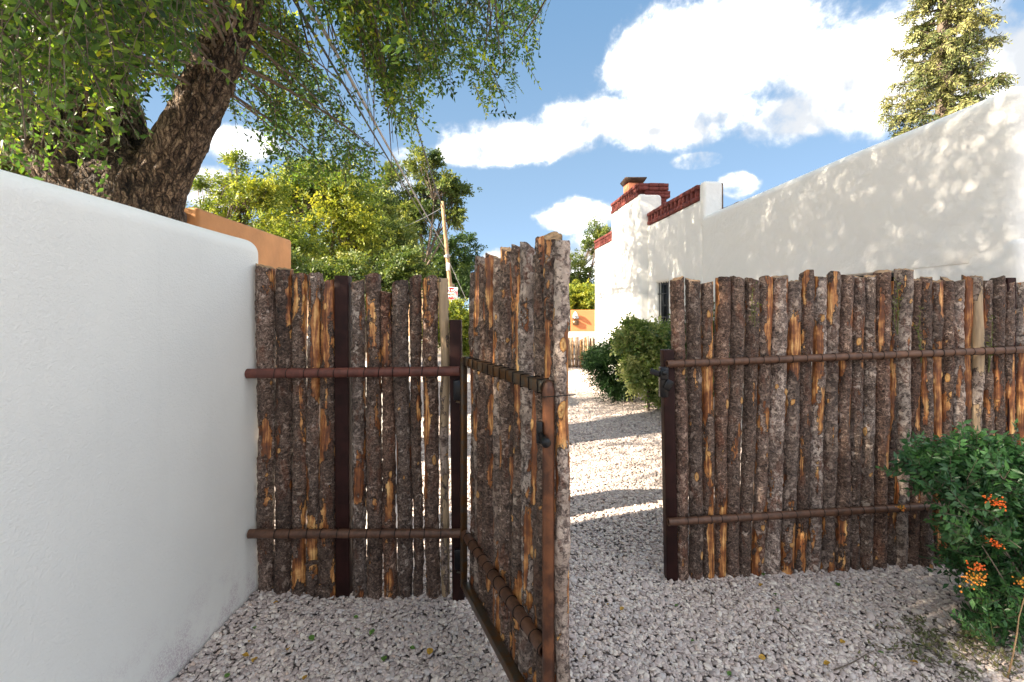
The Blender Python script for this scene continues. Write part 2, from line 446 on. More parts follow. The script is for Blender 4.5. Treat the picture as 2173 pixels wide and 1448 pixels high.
M['berry'] = simple('orange_berry', (.75, .07, .012), .35, 0, .4, 90, 0, 0, (.80, .22, .02))
M['berry_y'] = simple('yellow_berry', (.62, .32, .03), .4, 0, .4, 90, 0, 0, (.70, .18, .02))

def trunkmat():
    m, k = mat('elm_trunk_bark')
    oc = k.tc.outputs['Object']
    at = k.n('ShaderNodeAttribute', attribute_name='bark')
    h0 = at.outputs['Fac']
    n = k.noise(scalev(k, oc, (1, 1, .35)), 26, 6, .65, 1.0)
    nz_ = k.n('ShaderNodeTexNoise'); k.set(nz_.inputs['Vector'], oc); nz_.inputs['Scale'].default_value = 9; nz_.inputs['Detail'].default_value = 4
    wv = k.vm('ADD', oc, k.vm('MULTIPLY', k.vm('SUBTRACT', nz_.outputs['Color'], (.5, .5, .5)), (.10, .10, .10)))
    v = k.ss(k.vor(k.vm('MULTIPLY', wv, (1, 1, .17)), 21, 'DISTANCE_TO_EDGE'), .0, .20)
    v2 = k.ss(k.vor(k.vm('MULTIPLY', wv, (1, 1, .28)), 50, 'DISTANCE_TO_EDGE'), .0, .16)
    hh = k.m('ADD', k.m('MULTIPLY', n, .45), k.m('ADD', k.m('MULTIPLY', h0, .28), k.m('ADD', k.m('MULTIPLY', v, .18), k.m('MULTIPLY', v2, .12))))
    col = k.ramp(hh, [(.36, (.008, .005, .004)), (.48, (.045, .028, .018)), (.60, (.13, .085, .055)), (.76, (.30, .22, .15))])
    k.set(k.p.inputs['Base Color'], col); k.p.inputs['Roughness'].default_value = .85
    bump(k, k.m('ADD', k.m('MULTIPLY', n, .7), k.m('ADD', k.m('MULTIPLY', v, 1.0), k.m('MULTIPLY', v2, .5))), 1.0, .035)
    return m
M['trunk'] = trunkmat()

def stonemat():
    m, k = mat('pebble')
    oi = k.n('ShaderNodeObjectInfo')
    r = oi.outputs['Random']
    col = k.ramp(r, [(0, (.27, .22, .205)), (.12, (.42, .345, .32)), (.3, (.53, .435, .40)), (.5, (.60, .50, .455)), (.68, (.52, .475, .46)), (.84, (.65, .555, .48)), (.95, (.78, .71, .63)), (1, (.60, .43, .34))])
    n = k.noise(k.vm('ADD', k.tc.outputs['Object'], k.vm('MULTIPLY', oi.outputs['Location'], (3, 3, 3))), 1.4, 4, .6)
    col = k.mix(k.m('MULTIPLY', n, .35), col, (.40, .34, .31, 1))
    k.set(k.p.inputs['Base Color'], col)
    k.p.inputs['Roughness'].default_value = .55
    return m
M['pebble'] = stonemat()
def gravelmat():
    m, k = mat('gravel_bed')
    oc = k.tc.outputs['Object']
    v = k.n('ShaderNodeTexVoronoi'); k.set(v.inputs['Vector'], oc); v.inputs['Scale'].default_value = 42
    sp = k.n('ShaderNodeSeparateColor'); k.set(sp.inputs[0], v.outputs['Color'])
    col = k.ramp(sp.outputs[0], [(0, (.26, .23, .225)), (.4, (.40, .35, .335)), (.7, (.48, .42, .39)), (1, (.58, .53, .48))])
    col = k.mix(k.ss(v.outputs['Distance'], .35, .7), col, (.10, .083, .075, 1))
    k.set(k.p.inputs['Base Color'], col); k.p.inputs['Roughness'].default_value = .8
    bump(k, k.m('SUBTRACT', 1.0, v.outputs['Distance']), 1.0, .02)
    return m
M['gravel'] = gravelmat()

# ------------------------------------------------------------------ ground
def sheet(name, x0, x1, y0, y1, z, m, parent=None):
    b = MB(); b.add([[x0, y0, z], [x1, y0, z], [x1, y1, z], [x0, y1, z]], [[0, 1, 2, 3]])
    o = b.build(name, m); tag(o, kind='structure'); return o
sheet('ground', -400, 400, -400, 900, -0.062, M['dirt'])
sheet('road', -120, 120, 27.5, 36.0, -0.05, M['road'])

def gz(x, y):
    """height of the gravel surface"""
    p = np.stack([np.asarray(x, float), np.asarray(y, float), np.zeros_like(np.asarray(x, float))], -1)
    z = (fbm(p * 1.3 + 5, 3) - .5) * .045
    z = z + .045 * np.exp(-np.maximum(0, np.asarray(x) + 1.47) / .16) * np.exp(-np.maximum(0, np.abs(np.asarray(y) - 2.4) - .4) / .3)
    z = z + .03 * (1 / (1 + np.exp(-(np.asarray(x) - 2.3) * 2.2)))
    return z - .012
xs = np.linspace(-6, 7, 131); ys = np.linspace(-2, 17, 191)
X, Y = np.meshgrid(xs, ys, indexing='ij'); Z = gz(X, Y)
idx = np.arange(X.size).reshape(X.shape)
q = np.stack([idx[:-1, :-1], idx[1:, :-1], idx[1:, 1:], idx[:-1, 1:]], -1).reshape(-1, 4)
o = link('gravel_bed', mesh('gravel_bed', np.stack([X, Y, Z - .010], -1).reshape(-1, 3), [q], True, (M['gravel'],)))
tag(o, kind='structure')

def house_x(y): return 3.48 - .086 * y
P = []
def scatter(x0, x1, y0, y1, dens, s):
    n = int((x1 - x0) * (y1 - y0) * dens)
    p = np.stack([rng.uniform(x0, x1, n), rng.uniform(y0, y1, n)], -1)
    k = (p[:, 0] < house_x(p[:, 1]) + .02)
    k &= ~((p[:, 0] < -1.44) & (p[:, 1] < 2.78))
    # nothing is strewn where the low frames at the far left cannot be seen
    p = p[k]; sc = s * rng.lognormal(0, .28, len(p))
    P.append(np.column_stack([p, sc]))
scatter(-1.5, 3.5, 0.9, 3.1, 8200, .0100)
scatter(-1.6, 3.3, 3.1, 5.5, 5400, .0110)
scatter(-2.2, 3.2, 5.5, 9.5, 3200, .0130)
scatter(-3.0, 3.0, 9.5, 16.0, 1300, .0200)
P = np.concatenate(P)
n = len(P)
pz = gz(P[:, 0], P[:, 1]) + rng.uniform(-.003, .010, n)
me = bpy.data.meshes.new('gravel')
me.vertices.add(n); me.vertices.foreach_set('co', np.column_stack([P[:, :2], pz]).astype(np.float32).ravel())
a = me.attributes.new('rot', 'FLOAT_VECTOR', 'POINT')
a.data.foreach_set('vector', np.column_stack([rng.normal(0, .33, n), rng.normal(0, .33, n), rng.uniform(0, 6.28, n)]).astype(np.float32).ravel())
a = me.attributes.new('scl', 'FLOAT_VECTOR', 'POINT')
a.data.foreach_set('vector', np.column_stack([P[:, 2] * rng.uniform(.85, 1.25, n), P[:, 2] * rng.uniform(.6, .95, n), P[:, 2] * rng.uniform(.32, .52, n)]).astype(np.float32).ravel())
a = me.attributes.new('pick', 'INT', 'POINT'); a.data.foreach_set('value', rng.integers(0, 4, n).astype(np.int32))
ng = bpy.data.node_groups.new('pebbles', 'GeometryNodeTree')
ng.interface.new_socket('Geometry', in_out='INPUT', socket_type='NodeSocketGeometry')
ng.interface.new_socket('Geometry', in_out='OUTPUT', socket_type='NodeSocketGeometry')
N = ng.nodes; Lk = ng.links
gi, go = N.new('NodeGroupInput'), N.new('NodeGroupOutput')
g2i = N.new('GeometryNodeGeometryToInstance')
for k in range(4):
    ic = N.new('GeometryNodeMeshIcoSphere'); ic.inputs['Radius'].default_value = 1; ic.inputs['Subdivisions'].default_value = 2
    sp_ = N.new('GeometryNodeSetPosition')
    nz = N.new('ShaderNodeTexNoise'); nz.inputs['Scale'].default_value = .9; nz.inputs['Detail'].default_value = 1
    ps = N.new('GeometryNodeInputPosition'); ad = N.new('ShaderNodeVectorMath'); ad.operation = 'ADD'; ad.inputs[1].default_value = (k * 5.3, k * 2.1, k)
    sb = N.new('ShaderNodeVectorMath'); sb.operation = 'SUBTRACT'; sb.inputs[1].default_value = (.5, .5, .5)
    sc_ = N.new('ShaderNodeVectorMath'); sc_.operation = 'SCALE'; sc_.inputs['Scale'].default_value = 0.9
    Lk.new(ps.outputs[0], ad.inputs[0]); Lk.new(ad.outputs[0], nz.inputs['Vector'])
    Lk.new(nz.outputs['Color'], sb.inputs[0]); Lk.new(sb.outputs[0], sc_.inputs[0]); Lk.new(sc_.outputs[0], sp_.inputs['Offset'])
    Lk.new(ic.outputs['Mesh'], sp_.inputs['Geometry'])
    sh = N.new('GeometryNodeSetShadeSmooth'); Lk.new(sp_.outputs[0], sh.inputs[0])
    sm = N.new('GeometryNodeSetMaterial'); sm.inputs['Material'].default_value = M['pebble']; Lk.new(sh.outputs[0], sm.inputs[0])
    Lk.new(sm.outputs[0], g2i.inputs[0])
iop = N.new('GeometryNodeInstanceOnPoints'); iop.inputs['Pick Instance'].default_value = True
Lk.new(gi.outputs[0], iop.inputs['Points']); Lk.new(g2i.outputs[0], iop.inputs['Instance'])
for nm, ty, so_ in (('rot', 'FLOAT_VECTOR', 'Rotation'), ('scl', 'FLOAT_VECTOR', 'Scale'), ('pick', 'INT', 'Instance Index')):
    na = N.new('GeometryNodeInputNamedAttribute'); na.data_type = ty; na.inputs['Name'].default_value = nm
    Lk.new(na.outputs[0], iop.inputs[so_])
Lk.new(iop.outputs[0], go.inputs[0])
grav = link('gravel', me)
md = grav.modifiers.new('pebbles', 'NODES'); md.node_group = ng
tag(grav, 'loose rounded grey and beige pebbles covering the ground around the open gate', 'gravel', kind='stuff')

# ------------------------------------------------------------------ stucco garden wall, left
V, Q = rbox((-1.80, -1.6, -.15), (-1.465, 2.80, 2.03), .085, .10, .011, 1.1, 3)
V[:, 0] += .012 * np.exp(-((V[:, 2] - .05) / .22) ** 2)
wl = link('garden_wall', mesh('garden_wall', V - np.array([-1.6, 1, 0]), [Q], True, (M['wall'],)), None, (-1.6, 1, 0))
tag(wl, 'thick rough white stucco garden wall with rounded top filling the left foreground', 'wall')
V, Q = rbox((-1.28, 3.25, -.15), (-.78, 3.50, 1.25), .05, .12, .006, 1.5, 9)
o = link('garden_wall', mesh('garden_wall_low', V - np.array([-1, 3.4, 0]), [Q], True, (M['house'],)), None, (-1, 3.4, 0))
tag(o, 'short low white stucco wall glimpsed through the gaps of the log fence on the left', 'wall')

# ------------------------------------------------------------------ logs
def make_log(parent, b, t, r0, r1, seed, peel=.14, lich=.4, nk=3, name='log', nr=18, step=.0135, tilt=.25):
    rs = np.random.default_rng(seed)
    b = np.array(b, float); t = np.array(t, float)
    L = np.linalg.norm(t - b); nz = int(L / step) + 2
    u = np.linspace(0, 1, nz)[:, None]; th = np.linspace(0, 2 * np.pi, nr, endpoint=False)[None, :]
    zz = u * L + 0 * th
    R = (r0 + (r1 - r0) * u) * .965
    cp = np.stack([np.cos(th) * R + seed * 1.7, np.sin(th) * R + seed * .9, zz], -1)
    fq = rs.uniform(.75, 1.2); pf = fbm(cp * np.array([17 * fq, 17 * fq, 3.2 * rs.uniform(.7, 1.3)]), 3, .5)
    peel = peel * rs.uniform(.7, 1.6) if peel < .25 else peel
    thr = np.quantile(pf, 1 - peel) if peel > 0 else 9
    peelf = np.clip((pf - thr) * 5 + .5, -.4, 1.4)
    bk = fbm(cp * np.array([62, 62, 48]), 3, .6) - .5
    low = vnoise(cp * np.array([12, 12, 6])) - .5
    pm = np.clip((peelf - .4) * 5, 0, 1)
    disp = (bk * .017) * (1 - pm * .85) + low * .006 - pm * .0032
    kn = np.zeros_like(pf)
    for _ in range(nk):
        t0 = rs.uniform(math.pi * .95, math.pi * 2.05); z0 = rs.uniform(.1, L - .1); s = rs.uniform(.0045, .0105)
        da = np.angle(np.exp(1j * (th - t0))) * R; dz = zz - z0
        d2 = (da / s) ** 2 + ((dz + da * rs.uniform(-.6, .6)) / (s * rs.uniform(.9, 2.6))) ** 2
        gk = np.exp(-d2 * .5); kn = np.maximum(kn, gk); disp = disp + gk * rs.uniform(.002, .008)
    rad = R + disp
    wob = np.stack([(vnoise(np.stack([zz[:, :1] * 2.1 + seed, 0 * zz[:, :1], 0 * zz[:, :1]], -1)) - .5) * .018,
                    (vnoise(np.stack([zz[:, :1] * 2.3 + seed + 40, 0 * zz[:, :1], 0 * zz[:, :1]], -1)) - .5) * .012, 0 * zz[:, :1]], -1)
    taper = np.minimum(1, u * 6) * np.minimum(1, (1 - u) * 6)
    ax = (t - b)[None, None, :] * u[..., None] + wob * taper[..., None]
    Vv = ax + np.stack([np.cos(th) * rad, np.sin(th) * rad, 0 * rad], -1)
    ta, tb = rs.normal(0, tilt, 2)
    Vv[-1, :, 2] += (np.cos(th[0]) * ta + np.sin(th[0]) * tb) * r1 * .8 + rs.uniform(-.004, .004, nr)
    Vv[-1, :, :2] = ax[-1, :, :2] + (Vv[-1, :, :2] - ax[-1, :, :2]) * .985
    nv = nz * nr
    top_ring = Vv[-1].copy(); cen = top_ring.mean(0)
    inner = cen + (top_ring - cen) * .5
    Vall = np.concatenate([Vv.reshape(-1, 3), top_ring, inner, [cen - np.array([0, 0, .001])]])
    i = np.arange(nz - 1)[:, None] * nr; j = np.arange(nr)[None, :]; j2 = (j + 1) % nr
    Qs = np.stack([i + j, i + j2, i + nr + j2, i + nr + j], -1).reshape(-1, 4)
    a = np.arange(nr); a2 = (a + 1) % nr
    Qc = np.stack([nv + a, nv + a2, nv + nr + a2, nv + nr + a], -1)
    Tc = np.stack([nv + nr + a, nv + nr + a2, np.full(nr, nv + 2 * nr)], -1)
    col = np.zeros((len(Vall), 4)); col[:nv, 0] = peelf.ravel(); col[:nv, 1] = kn.ravel()
    col[:, 2] = (seed * .6180339) % 1.0; col[:, 3] = lich
    me = mesh(name, Vall, [Qs, Qc, Tc], np.r_[np.ones(len(Qs), bool), np.zeros(2 * nr, bool)], (M['bark'], M['cut']),
              np.r_[np.zeros(len(Qs)), np.ones(2 * nr)], None, col)
    return link(name, me, parent, b)

def ring_mesh(r, w, n=14, k=5, squash=1.0):
    """loop of wire round a rail that runs along x"""
    b = MB(); a = np.linspace(0, 2 * np.pi, n + 1)
    b.tube(np.stack([np.sin(a) * .0025, np.cos(a) * r, np.sin(a) * r * squash], -1), w, k, False)
    return b.mesh('wire_tie', M['wire'], True)

def steel_rail(parent, p0, p1, r, m, name='rail'):
    b = MB(); p0, p1 = np.array(p0, float), np.array(p1, float); d = (p1 - p0) / np.linalg.norm(p1 - p0)
    P = [p0 + d * .03, p0, p0, p0 + (p1 - p0) * .5, p1, p1, p1 - d * .03]
    b.tube([p0 + (p1 - p0) * t for t in np.linspace(0, 1, 6)], r, 20, False)
    b.tube([p0 + d * t for t in (.0, .002, .03)], r * .82, 20, False)
    b.tube([p1 - d * t for t in (.03, .002, .0)], r * .82, 20, False)
    # end rims
    for q_, s in ((p0, 1), (p1, -1)):
        b.tube([q_, q_ + d * s * .0005], [r, r * .82], 20, False)
    return b.build(name, m, parent, True)

# ---- left fence: (top x0, x1, y) (bottom x0, x1, y)
LF = [(543, 585, 566, 549, 581, 1243), (587, 624, 571, 581, 617, 1262), (622, 654, 583, 617, 649, 1268), (655, 686, 581, 648, 675, 1272),
      (682, 715, 599, 675, 716, 1272), 'steel', (744, 774, 597, 750, 779, 1270), (774, 808, 584, 779, 812, 1272),
      (806, 832, 620, 813, 844, 1272), (831, 868, 601, 845, 876, 1272), (869, 895, 588, 878, 897, 1268), (895, 929, 595, 905, 936, 1268), (929, 952, 591, 937, 957, 1266)]
ZL = 2.70
lf = thing('log_fence', (-.8, ZL, 0), 'short section of brown bark log fence between the white garden wall and the gate', 'fence')
PL = [.05, .12, .18, .22, .42, 0, .10, .14, .12, .08, .06, .14, .75]
LL = [.35, .45, .35, .5, .3, 0, .6, .3, .4, .45, .35, .5, 1.0]
for k, e in enumerate(LF):
    if e == 'steel': continue
    x0, x1, yt, u0, u1, yb = e
    t = W((x0 + x1) / 2, yt, ZL); b = W((u0 + u1) / 2, yb + 30, ZL)
    b[2] = min(b[2], -.03)
    lg = make_log(lf, b, t, (u1 - u0) / 2 / F * ZL * 1.02, (x1 - x0) / 2 / F * ZL, 11 + k, PL[k], LL[k], 3 + k % 3)
    if k == 12: lg['label'] = 'thin pale log stripped of most of its bark'
    if k == 4: lg['label'] = 'log with large dark orange patches where the bark has peeled'
def steel_post(parent, xt0, xt1, yt, xb0, xb1, z, name='steel_post'):
    t, b = W((xt0 + xt1) / 2, yt, z), W((xb0 + xb1) / 2, 1290, z)
    b[2] = -.1; r = (xt1 - xt0) / 2 / F * z
    mb = MB(); n = 4
    V = []
    for p in (b, t):
        for sx, sy in ((-1, -1), (1, -1), (1, 1), (-1, 1)): V.append(p + np.array([sx * r, sy * r, 0]))
    mb.add(V, [[0, 1, 5, 4], [1, 2, 6, 5], [2, 3, 7, 6], [3, 0, 4, 7], [4, 5, 6, 7], [3, 2, 1, 0]])
    o = mb.build(name, M['steel_post'], parent); bevel(o, .006, 3); return o
steel_post(lf, 714, 743, 586, 718, 745, ZL + .01)
hp = steel_post(lf, 954.5, 979.5, 679, 961, 987, ZL - .03)
yr = 2.605
top_rail = steel_rail(lf, W(525, 793, yr), W(975, 788, yr), .0270, M['rail_red'])
bot_rail = steel_rail(lf, W(529, 1133, yr), W(981, 1132, yr), .0245, M['rail'])
rm = ring_mesh(.0285, .0021)
def tie(parent, x, y, z, mesh_=None, rz=0, ry=0):
    return link('wire_tie', mesh_ or rm, parent, (x, y, z), (rng.normal(0, .1), ry, rz + rng.normal(0, .14)))
for xs_ in (583, 612, 648, 679, 712, 739, 775, 806, 835, 868, 896, 930):
    p = W(xs_, 793 - (xs_ - 525) * .0111, yr); tie(lf, p[0], p[1], p[2])
    p = W(xs_ + 4, 1132.5, yr); tie(lf, p[0], p[1], p[2])
def hinge(parent, px, py, z):
    h = MB(); c = W(px, py, z)
    h.box(-.028, .028, -.012, .012, -.055, .055, at=c); h.box(.026, .040, -.022, .010, -.052, .052, at=c)
    o = h.build('hinge', M['black'], parent); bevel(o, .004, 2)
    w = MB(); w.tube([c + np.array([-.012, -.014, -.062]), c + np.array([.02, -.020, -.066]), c + np.array([.036, -.012, -.06])], .006, 8)
    w.build('weld_bead', M['tube'], o, True)
hinge(lf, 973, 828, 2.60); hinge(lf, 975, 1187, 2.60)
# curl of loose bark
def flake(parent, c, w, h, seed):
    rs = np.random.default_rng(seed); n = 8
    a, b = np.meshgrid(np.linspace(-1, 1, n), np.linspace(-1, 1, n), indexing='ij')
    rr = 1 + .3 * vnoise(np.stack([a * 2 + seed, b * 2, a * 0], -1))
    V = np.stack([a * w * rr, -.02 - .02 * a * a - .015 * b, b * h * rr + a * .4 * h], -1)
    V = np.concatenate([V.reshape(-1, 3), V.reshape(-1, 3) + np.array([0, .004, 0])])
    i = np.arange(n * n).reshape(n, n); q = np.stack([i[:-1, :-1], i[1:, :-1], i[1:, 1:], i[:-1, 1:]], -1).reshape(-1, 4)
    col = np.zeros((len(V), 4)); col[:, 2] = .3; col[:, 3] = .4
    me = mesh('bark_flake', V, [q, q[:, ::-1] + n * n], True, (M['bark'],), None, None, col)
    link('bark_flake', me, parent, c)
flake(lf, W(670, 1190, 2.655), .035, .018, 3); flake(lf, W(690, 1245, 2.67), .035, .03, 8)

# ---- right fence
RT = [(1422, 1451, 592), (1455, 1485, 594), (1486, 1514, 600), (1517, 1549, 591), (1549, 1579, 590), (1581, 1611, 594), (1611, 1640, 592), (1637, 1671, 587),
      (1670, 1700, 597), (1698, 1726, 582), (1727, 1754, 588), (1755, 1782, 584), (1782, 1809, 585), (1809, 1834, 588), (1834, 1857, 586), (1857, 1888, 576),
      (1888, 1907, 599), (1902, 1935, 572), (1935, 1954, 593), (1954, 1975, 589), (1976, 1998, 597), (1998, 2020, 593), (2020, 2043, 597), (2042, 2062, 588),
      (2062, 2084, 587), (2084, 2103, 597), (2104, 2129, 589), 'steel', (2149, 2176, 601)]
RB = [(1436, 1461, 1242), (1461, 1490, 1240), (1490, 1514, 1237), (1516, 1538, 1235), (1539, 1566, 1233), (1567, 1590, 1231), (1590, 1618, 1229), (1618, 1651, 1226),
      (1652, 1683, 1224), (1684, 1707, 1221), (1708, 1737, 1218), (1737, 1767, 1214), (1768, 1799, 1212), (1800, 1821, 1210), (1821, 1849, 1208), (1849, 1877, 1206),
      (1878, 1899, 1206), (1899, 1921, 1205), (1921, 1947, 1204), (1948, 1977, 1204), (1977, 1995, 1203), (1995, 2017, 1202), (2017, 2040, 1200), (2041, 2060, 1198),
      (2061, 2083, 1197), (2084, 2104, 1196), (2104, 2130, 1195), 'steel', (2151, 2178, 1193)]
def zr(px): return 2.78 + (px - 1420) / 753.0 * .16
rf = thing('log_fence', (2.0, 2.93, 0), 'long section of bark log fence right of the gate opening, running to the white house', 'fence')
PR = [.05, .10, .45, .30, .10, .08, .45, .05, .30, .20, .22, .18, .22, .12, .12, .05, .25, .10, .12, .10, .70, .10, .25, .75, .80, .12, .14, 0, .45]
LR = [.55, .55, .30, .45, .30, .40, .60, .70, .65, .35, .70, .75, .55, .45, .55, .40, .35, .85, .35, .40, .50, .30, .65, .40, 1.0, .35, .40, 0, .80]
notes = {2: 'log with broad bright orange peeled patches and a gold scar', 6: 'split log, smooth and pinkish brown with a long crack', 7: 'thick log spotted with pale grey lichen',
         17: 'tallest log, pale silvery bark', 20: 'log almost bare of bark, glowing orange wood', 23: 'slim bare orange log', 24: 'slim bare weathered tan log'}
for k, (a, b_) in enumerate(zip(RT, RB)):
    if a == 'steel': continue
    zt = zr((a[0] + a[1]) / 2) + .068
    off = .02 if k in (16, 18, 23) else 0
    t, b = W((a[0] + a[1]) / 2, a[2], zt + off), W((b_[0] + b_[1]) / 2, b_[2] + 25, zt + off)
    b[2] = min(b[2], -.02)
    lg = make_log(rf, b, t, (b_[1] - b_[0] + 1) / 2 / F * zt, (a[1] - a[0] + 1) / 2 / F * zt, 41 + k, PR[k], LR[k], 2 + (k * 5) % 4)
    if k in notes: lg['label'] = notes[k]
lg = make_log(rf, (3.165, 3.0, -.02), (3.155, 3.0, 1.80), .035, .033, 97, .2, .5)
steel_post(rf, 1403.5, 1427, 742, 1413, 1436, 2.84)
steel_post(rf, 2130, 2148, 590, 2131, 2149, 3.00)
Rt0, Rt1 = W(1415, 773, 2.78), W(2190, 741, 2.945)
Rb0, Rb1 = W(1418, 1108, 2.78), W(2185, 1062, 2.945)
steel_rail(rf, Rt0, Rt1, .0225, M['rail']); steel_rail(rf, Rb0, Rb1, .0225, M['rail'])
rm2 = ring_mesh(.0240, .0019)
tie_px = [1451, 1474, 1501, 1522, 1555, 1585, 1618, 1648, 1680, 1709, 1740, 1768, 1795, 1822, 1846, 1872, 1897, 1922, 1950, 1975, 1997, 2019, 2041, 2061, 2084, 2105, 2128, 2150]
for x_ in tie_px:
    f_ = (x_ - 1415) / 775.0
    for A, B, dx in ((Rt0, Rt1, 0), (Rb0, Rb1, 6)):
        # interpolate along the rail so that the tie sits on it
        z0, z1 = A[1], B[1]; fx = (x_ + dx - CX) / F
        tt = (fx * A[1] - A[0]) / ((B[0] - A[0]) - fx * (B[1] - A[1]))
        p = A + (B - A) * tt
        tie(rf, p[0], p[1], p[2], rm2, .07, -.05)
lt = MB(); c = W(1408, 812, 2.75)
lt.box(-.024, .024, -.02, .02, -.085, .09, at=c)
lt.box(-.03, .012, -.04, -.016, .02, .075, at=c)
lt.box(.0, .045, -.03, -.012, -.03, .03, rot=(0, .5, 0), at=c)
lo_ = lt.build('latch', M['black'], rf); bevel(lo_, .005, 2)
ar = MB(); ar.box(-.075, 0, -.008, .008, -.016, .016, rot=(0, .35, 0), at=c + np.array([-.012, -.02, .045])); o = ar.build('latch_arm', M['black'], lo_); bevel(o, .004, 2)
kb = MB(); kb.tube([c + np.array([-.01, -.05, .06]), c + np.array([-.01, -.015, .06])], [.013, .016], 12)
kb.build('latch_pin', M['black'], lo_, True)

# ---- the open gate
H, Nn = np.array([-.2440, 2.50]), np.array([.1235, 1.60])
u2 = (Nn - H) / np.linalg.norm(Nn - H); n2_ = np.array([-u2[1], u2[0]]); GL = np.linalg.norm(Nn - H)
if n2_[0] < 0: n2_ = -n2_
def G(t, off, z): p = H + u2 * t + n2_ * off; return np.array([p[0], p[1], z])
gate = thing('log_gate', (H[0], H[1], 0), 'tall bark log gate on a steel frame swung open towards the camera', 'gate')
tops = [1.825, 1.89, 1.84, 1.885, 1.82, 1.85, 1.885, 1.815, 1.878, 1.868, 1.825, 1.868, 1.872, 1.847]
PG = [.35, .25, .12, .20, .8, .1, .08, .2, .35, .12, .4, .1, .22, .30]
LG = [.5, .85, .5, .4, .7, .75, .35, .4, .5, .85, .6, .4, .5, .95]
for k, h in enumerate(tops):
    t = .005 + k * (.975 / 13); r = .0325 if k not in (4, 7, 10) else .026
    if k == 13: r = .0275
    off = .052 + (0.012 if k in (4, 7, 10) else 0)
    dx = rng.normal(0, .004)
    lg = make_log(gate, G(t + dx, off, .07 + .02 * (k % 3)), G(t - dx, off + rng.normal(0, .003), h), r * 1.05, r * .98, 201 + k, PG[k], LG[k], 3 + k % 3, tilt=.4)
    if k == 13: lg['label'] = 'outermost log with silvery bark, orange streaks and pale cut knots'
    if k == 4: lg['label'] = 'log stripped to smooth orange wood'
def gbox(name, t0, t1, o0, o1, z0, z1, m, bw=.004, parent=None):
    b = MB(); V = [G(t, o_, z) for z in (z0, z1) for o_ in (o0, o1) for t in (t0, t1)]
    b.add(V, [[0, 2, 3, 1], [4, 5, 7, 6], [0, 1, 5, 4], [2, 6, 7, 3], [0, 4, 6, 2], [1, 3, 7, 5]])
    o = b.build(name, m, parent or gate); bevel(o, bw, 2); return o
gbox('rail', -.015, GL - .022, -.022, .018, 1.327, 1.369, M['tube'])
steel_rail(gate, G(-.01, -.002, .424), G(GL - .022, -.002, .440), .0235, M['rail'])
gbox('rail', .0, GL - .024, -.020, .020, .134, .176, M['tube'])
gbox('frame_tube', -.045, -.017, -.020, .014, .13, 1.36, M['tube'])
ub = MB(); ub.tube([G(GL, 0, z) for z in (.11, .5, .9, 1.30, 1.345, 1.365, 1.374)], [.0205, .0205, .0205, .0205, .0205, .016, .006], 20)
ub.build('upright_pipe', M['upright'], gate, True)
b = MB(); b.tube([G(GL + .0, -.0, 1.334), G(GL, 0, 1.345), ], .0222, 16); 
wb = MB(); a = np.linspace(0, 2 * np.pi, 17); wb.tube(np.array([G(GL - .022 + .003 * math.sin(3 * x), -.022 * math.cos(x) * .95, 1.348 + .022 * math.sin(x)) for x in a]), .004, 6, False)
wb.build('weld_bead', M['tube'], gate, True)
def gtie(t, z, r, square):
    b = MB()
    if square:
        pts = [(-.024, -.023), (-.024, .023), (.02, .024), (.02, -.023), (-.024, -.023)]
        P = []
        for (a0, b0), (a1, b1) in zip(pts[:-1], pts[1:]):
            for s in np.linspace(0, 1, 4, endpoint=False): P.append(G(t + rng.normal(0, .0015), a0 + (a1 - a0) * s, z + b0 + (b1 - b0) * s))
        P.append(P[0])
    else:
        ph = np.linspace(0, 2 * np.pi, 15); tw = rng.normal(0, .005)
        P = [G(t + tw * math.sin(x), -.002 + r * math.cos(x), z + r * math.sin(x)) for x in ph]
    b.tube(P, .0021, 5, False); b.build('wire_tie', M['wire'], gate, True)
for k in range(13):
    t = .04 + k * .0745
    gtie(t, 1.348, 0, True); gtie(t + .008, .424 + .0165 * t, .0250, False)
b = MB(); ph = np.linspace(0, 2 * np.pi, 25)
b.tube(np.array([G(GL + .005 + .044 * math.sin(x), .035 + .062 * math.cos(x), 1.318 + .008 * math.sin(x * 1.0)) for x in ph]), .0020, 5, False)
b.build('wire_loop', M['wire'], gate, True)
kc = G(GL + .004, -.030, 1.19)
kn = MB(); d = np.array([.35, -.9, -.38]); d /= np.linalg.norm(d)
kn.tube([kc + d * s for s in (-.005, .02, .022, .05, .052, .06)], [.010, .011, .015, .016, .013, .002], 16)
ko = kn.build('latch_knob', M['black'], gate, True)
pl = MB(); pl.box(-.011, .011, -.006, .006, -.03, .045, rot=(0, 0, -.4), at=kc + np.array([-.004, .006, -.0])); o = pl.build('latch_plate', M['black'], ko); bevel(o, .003, 2)

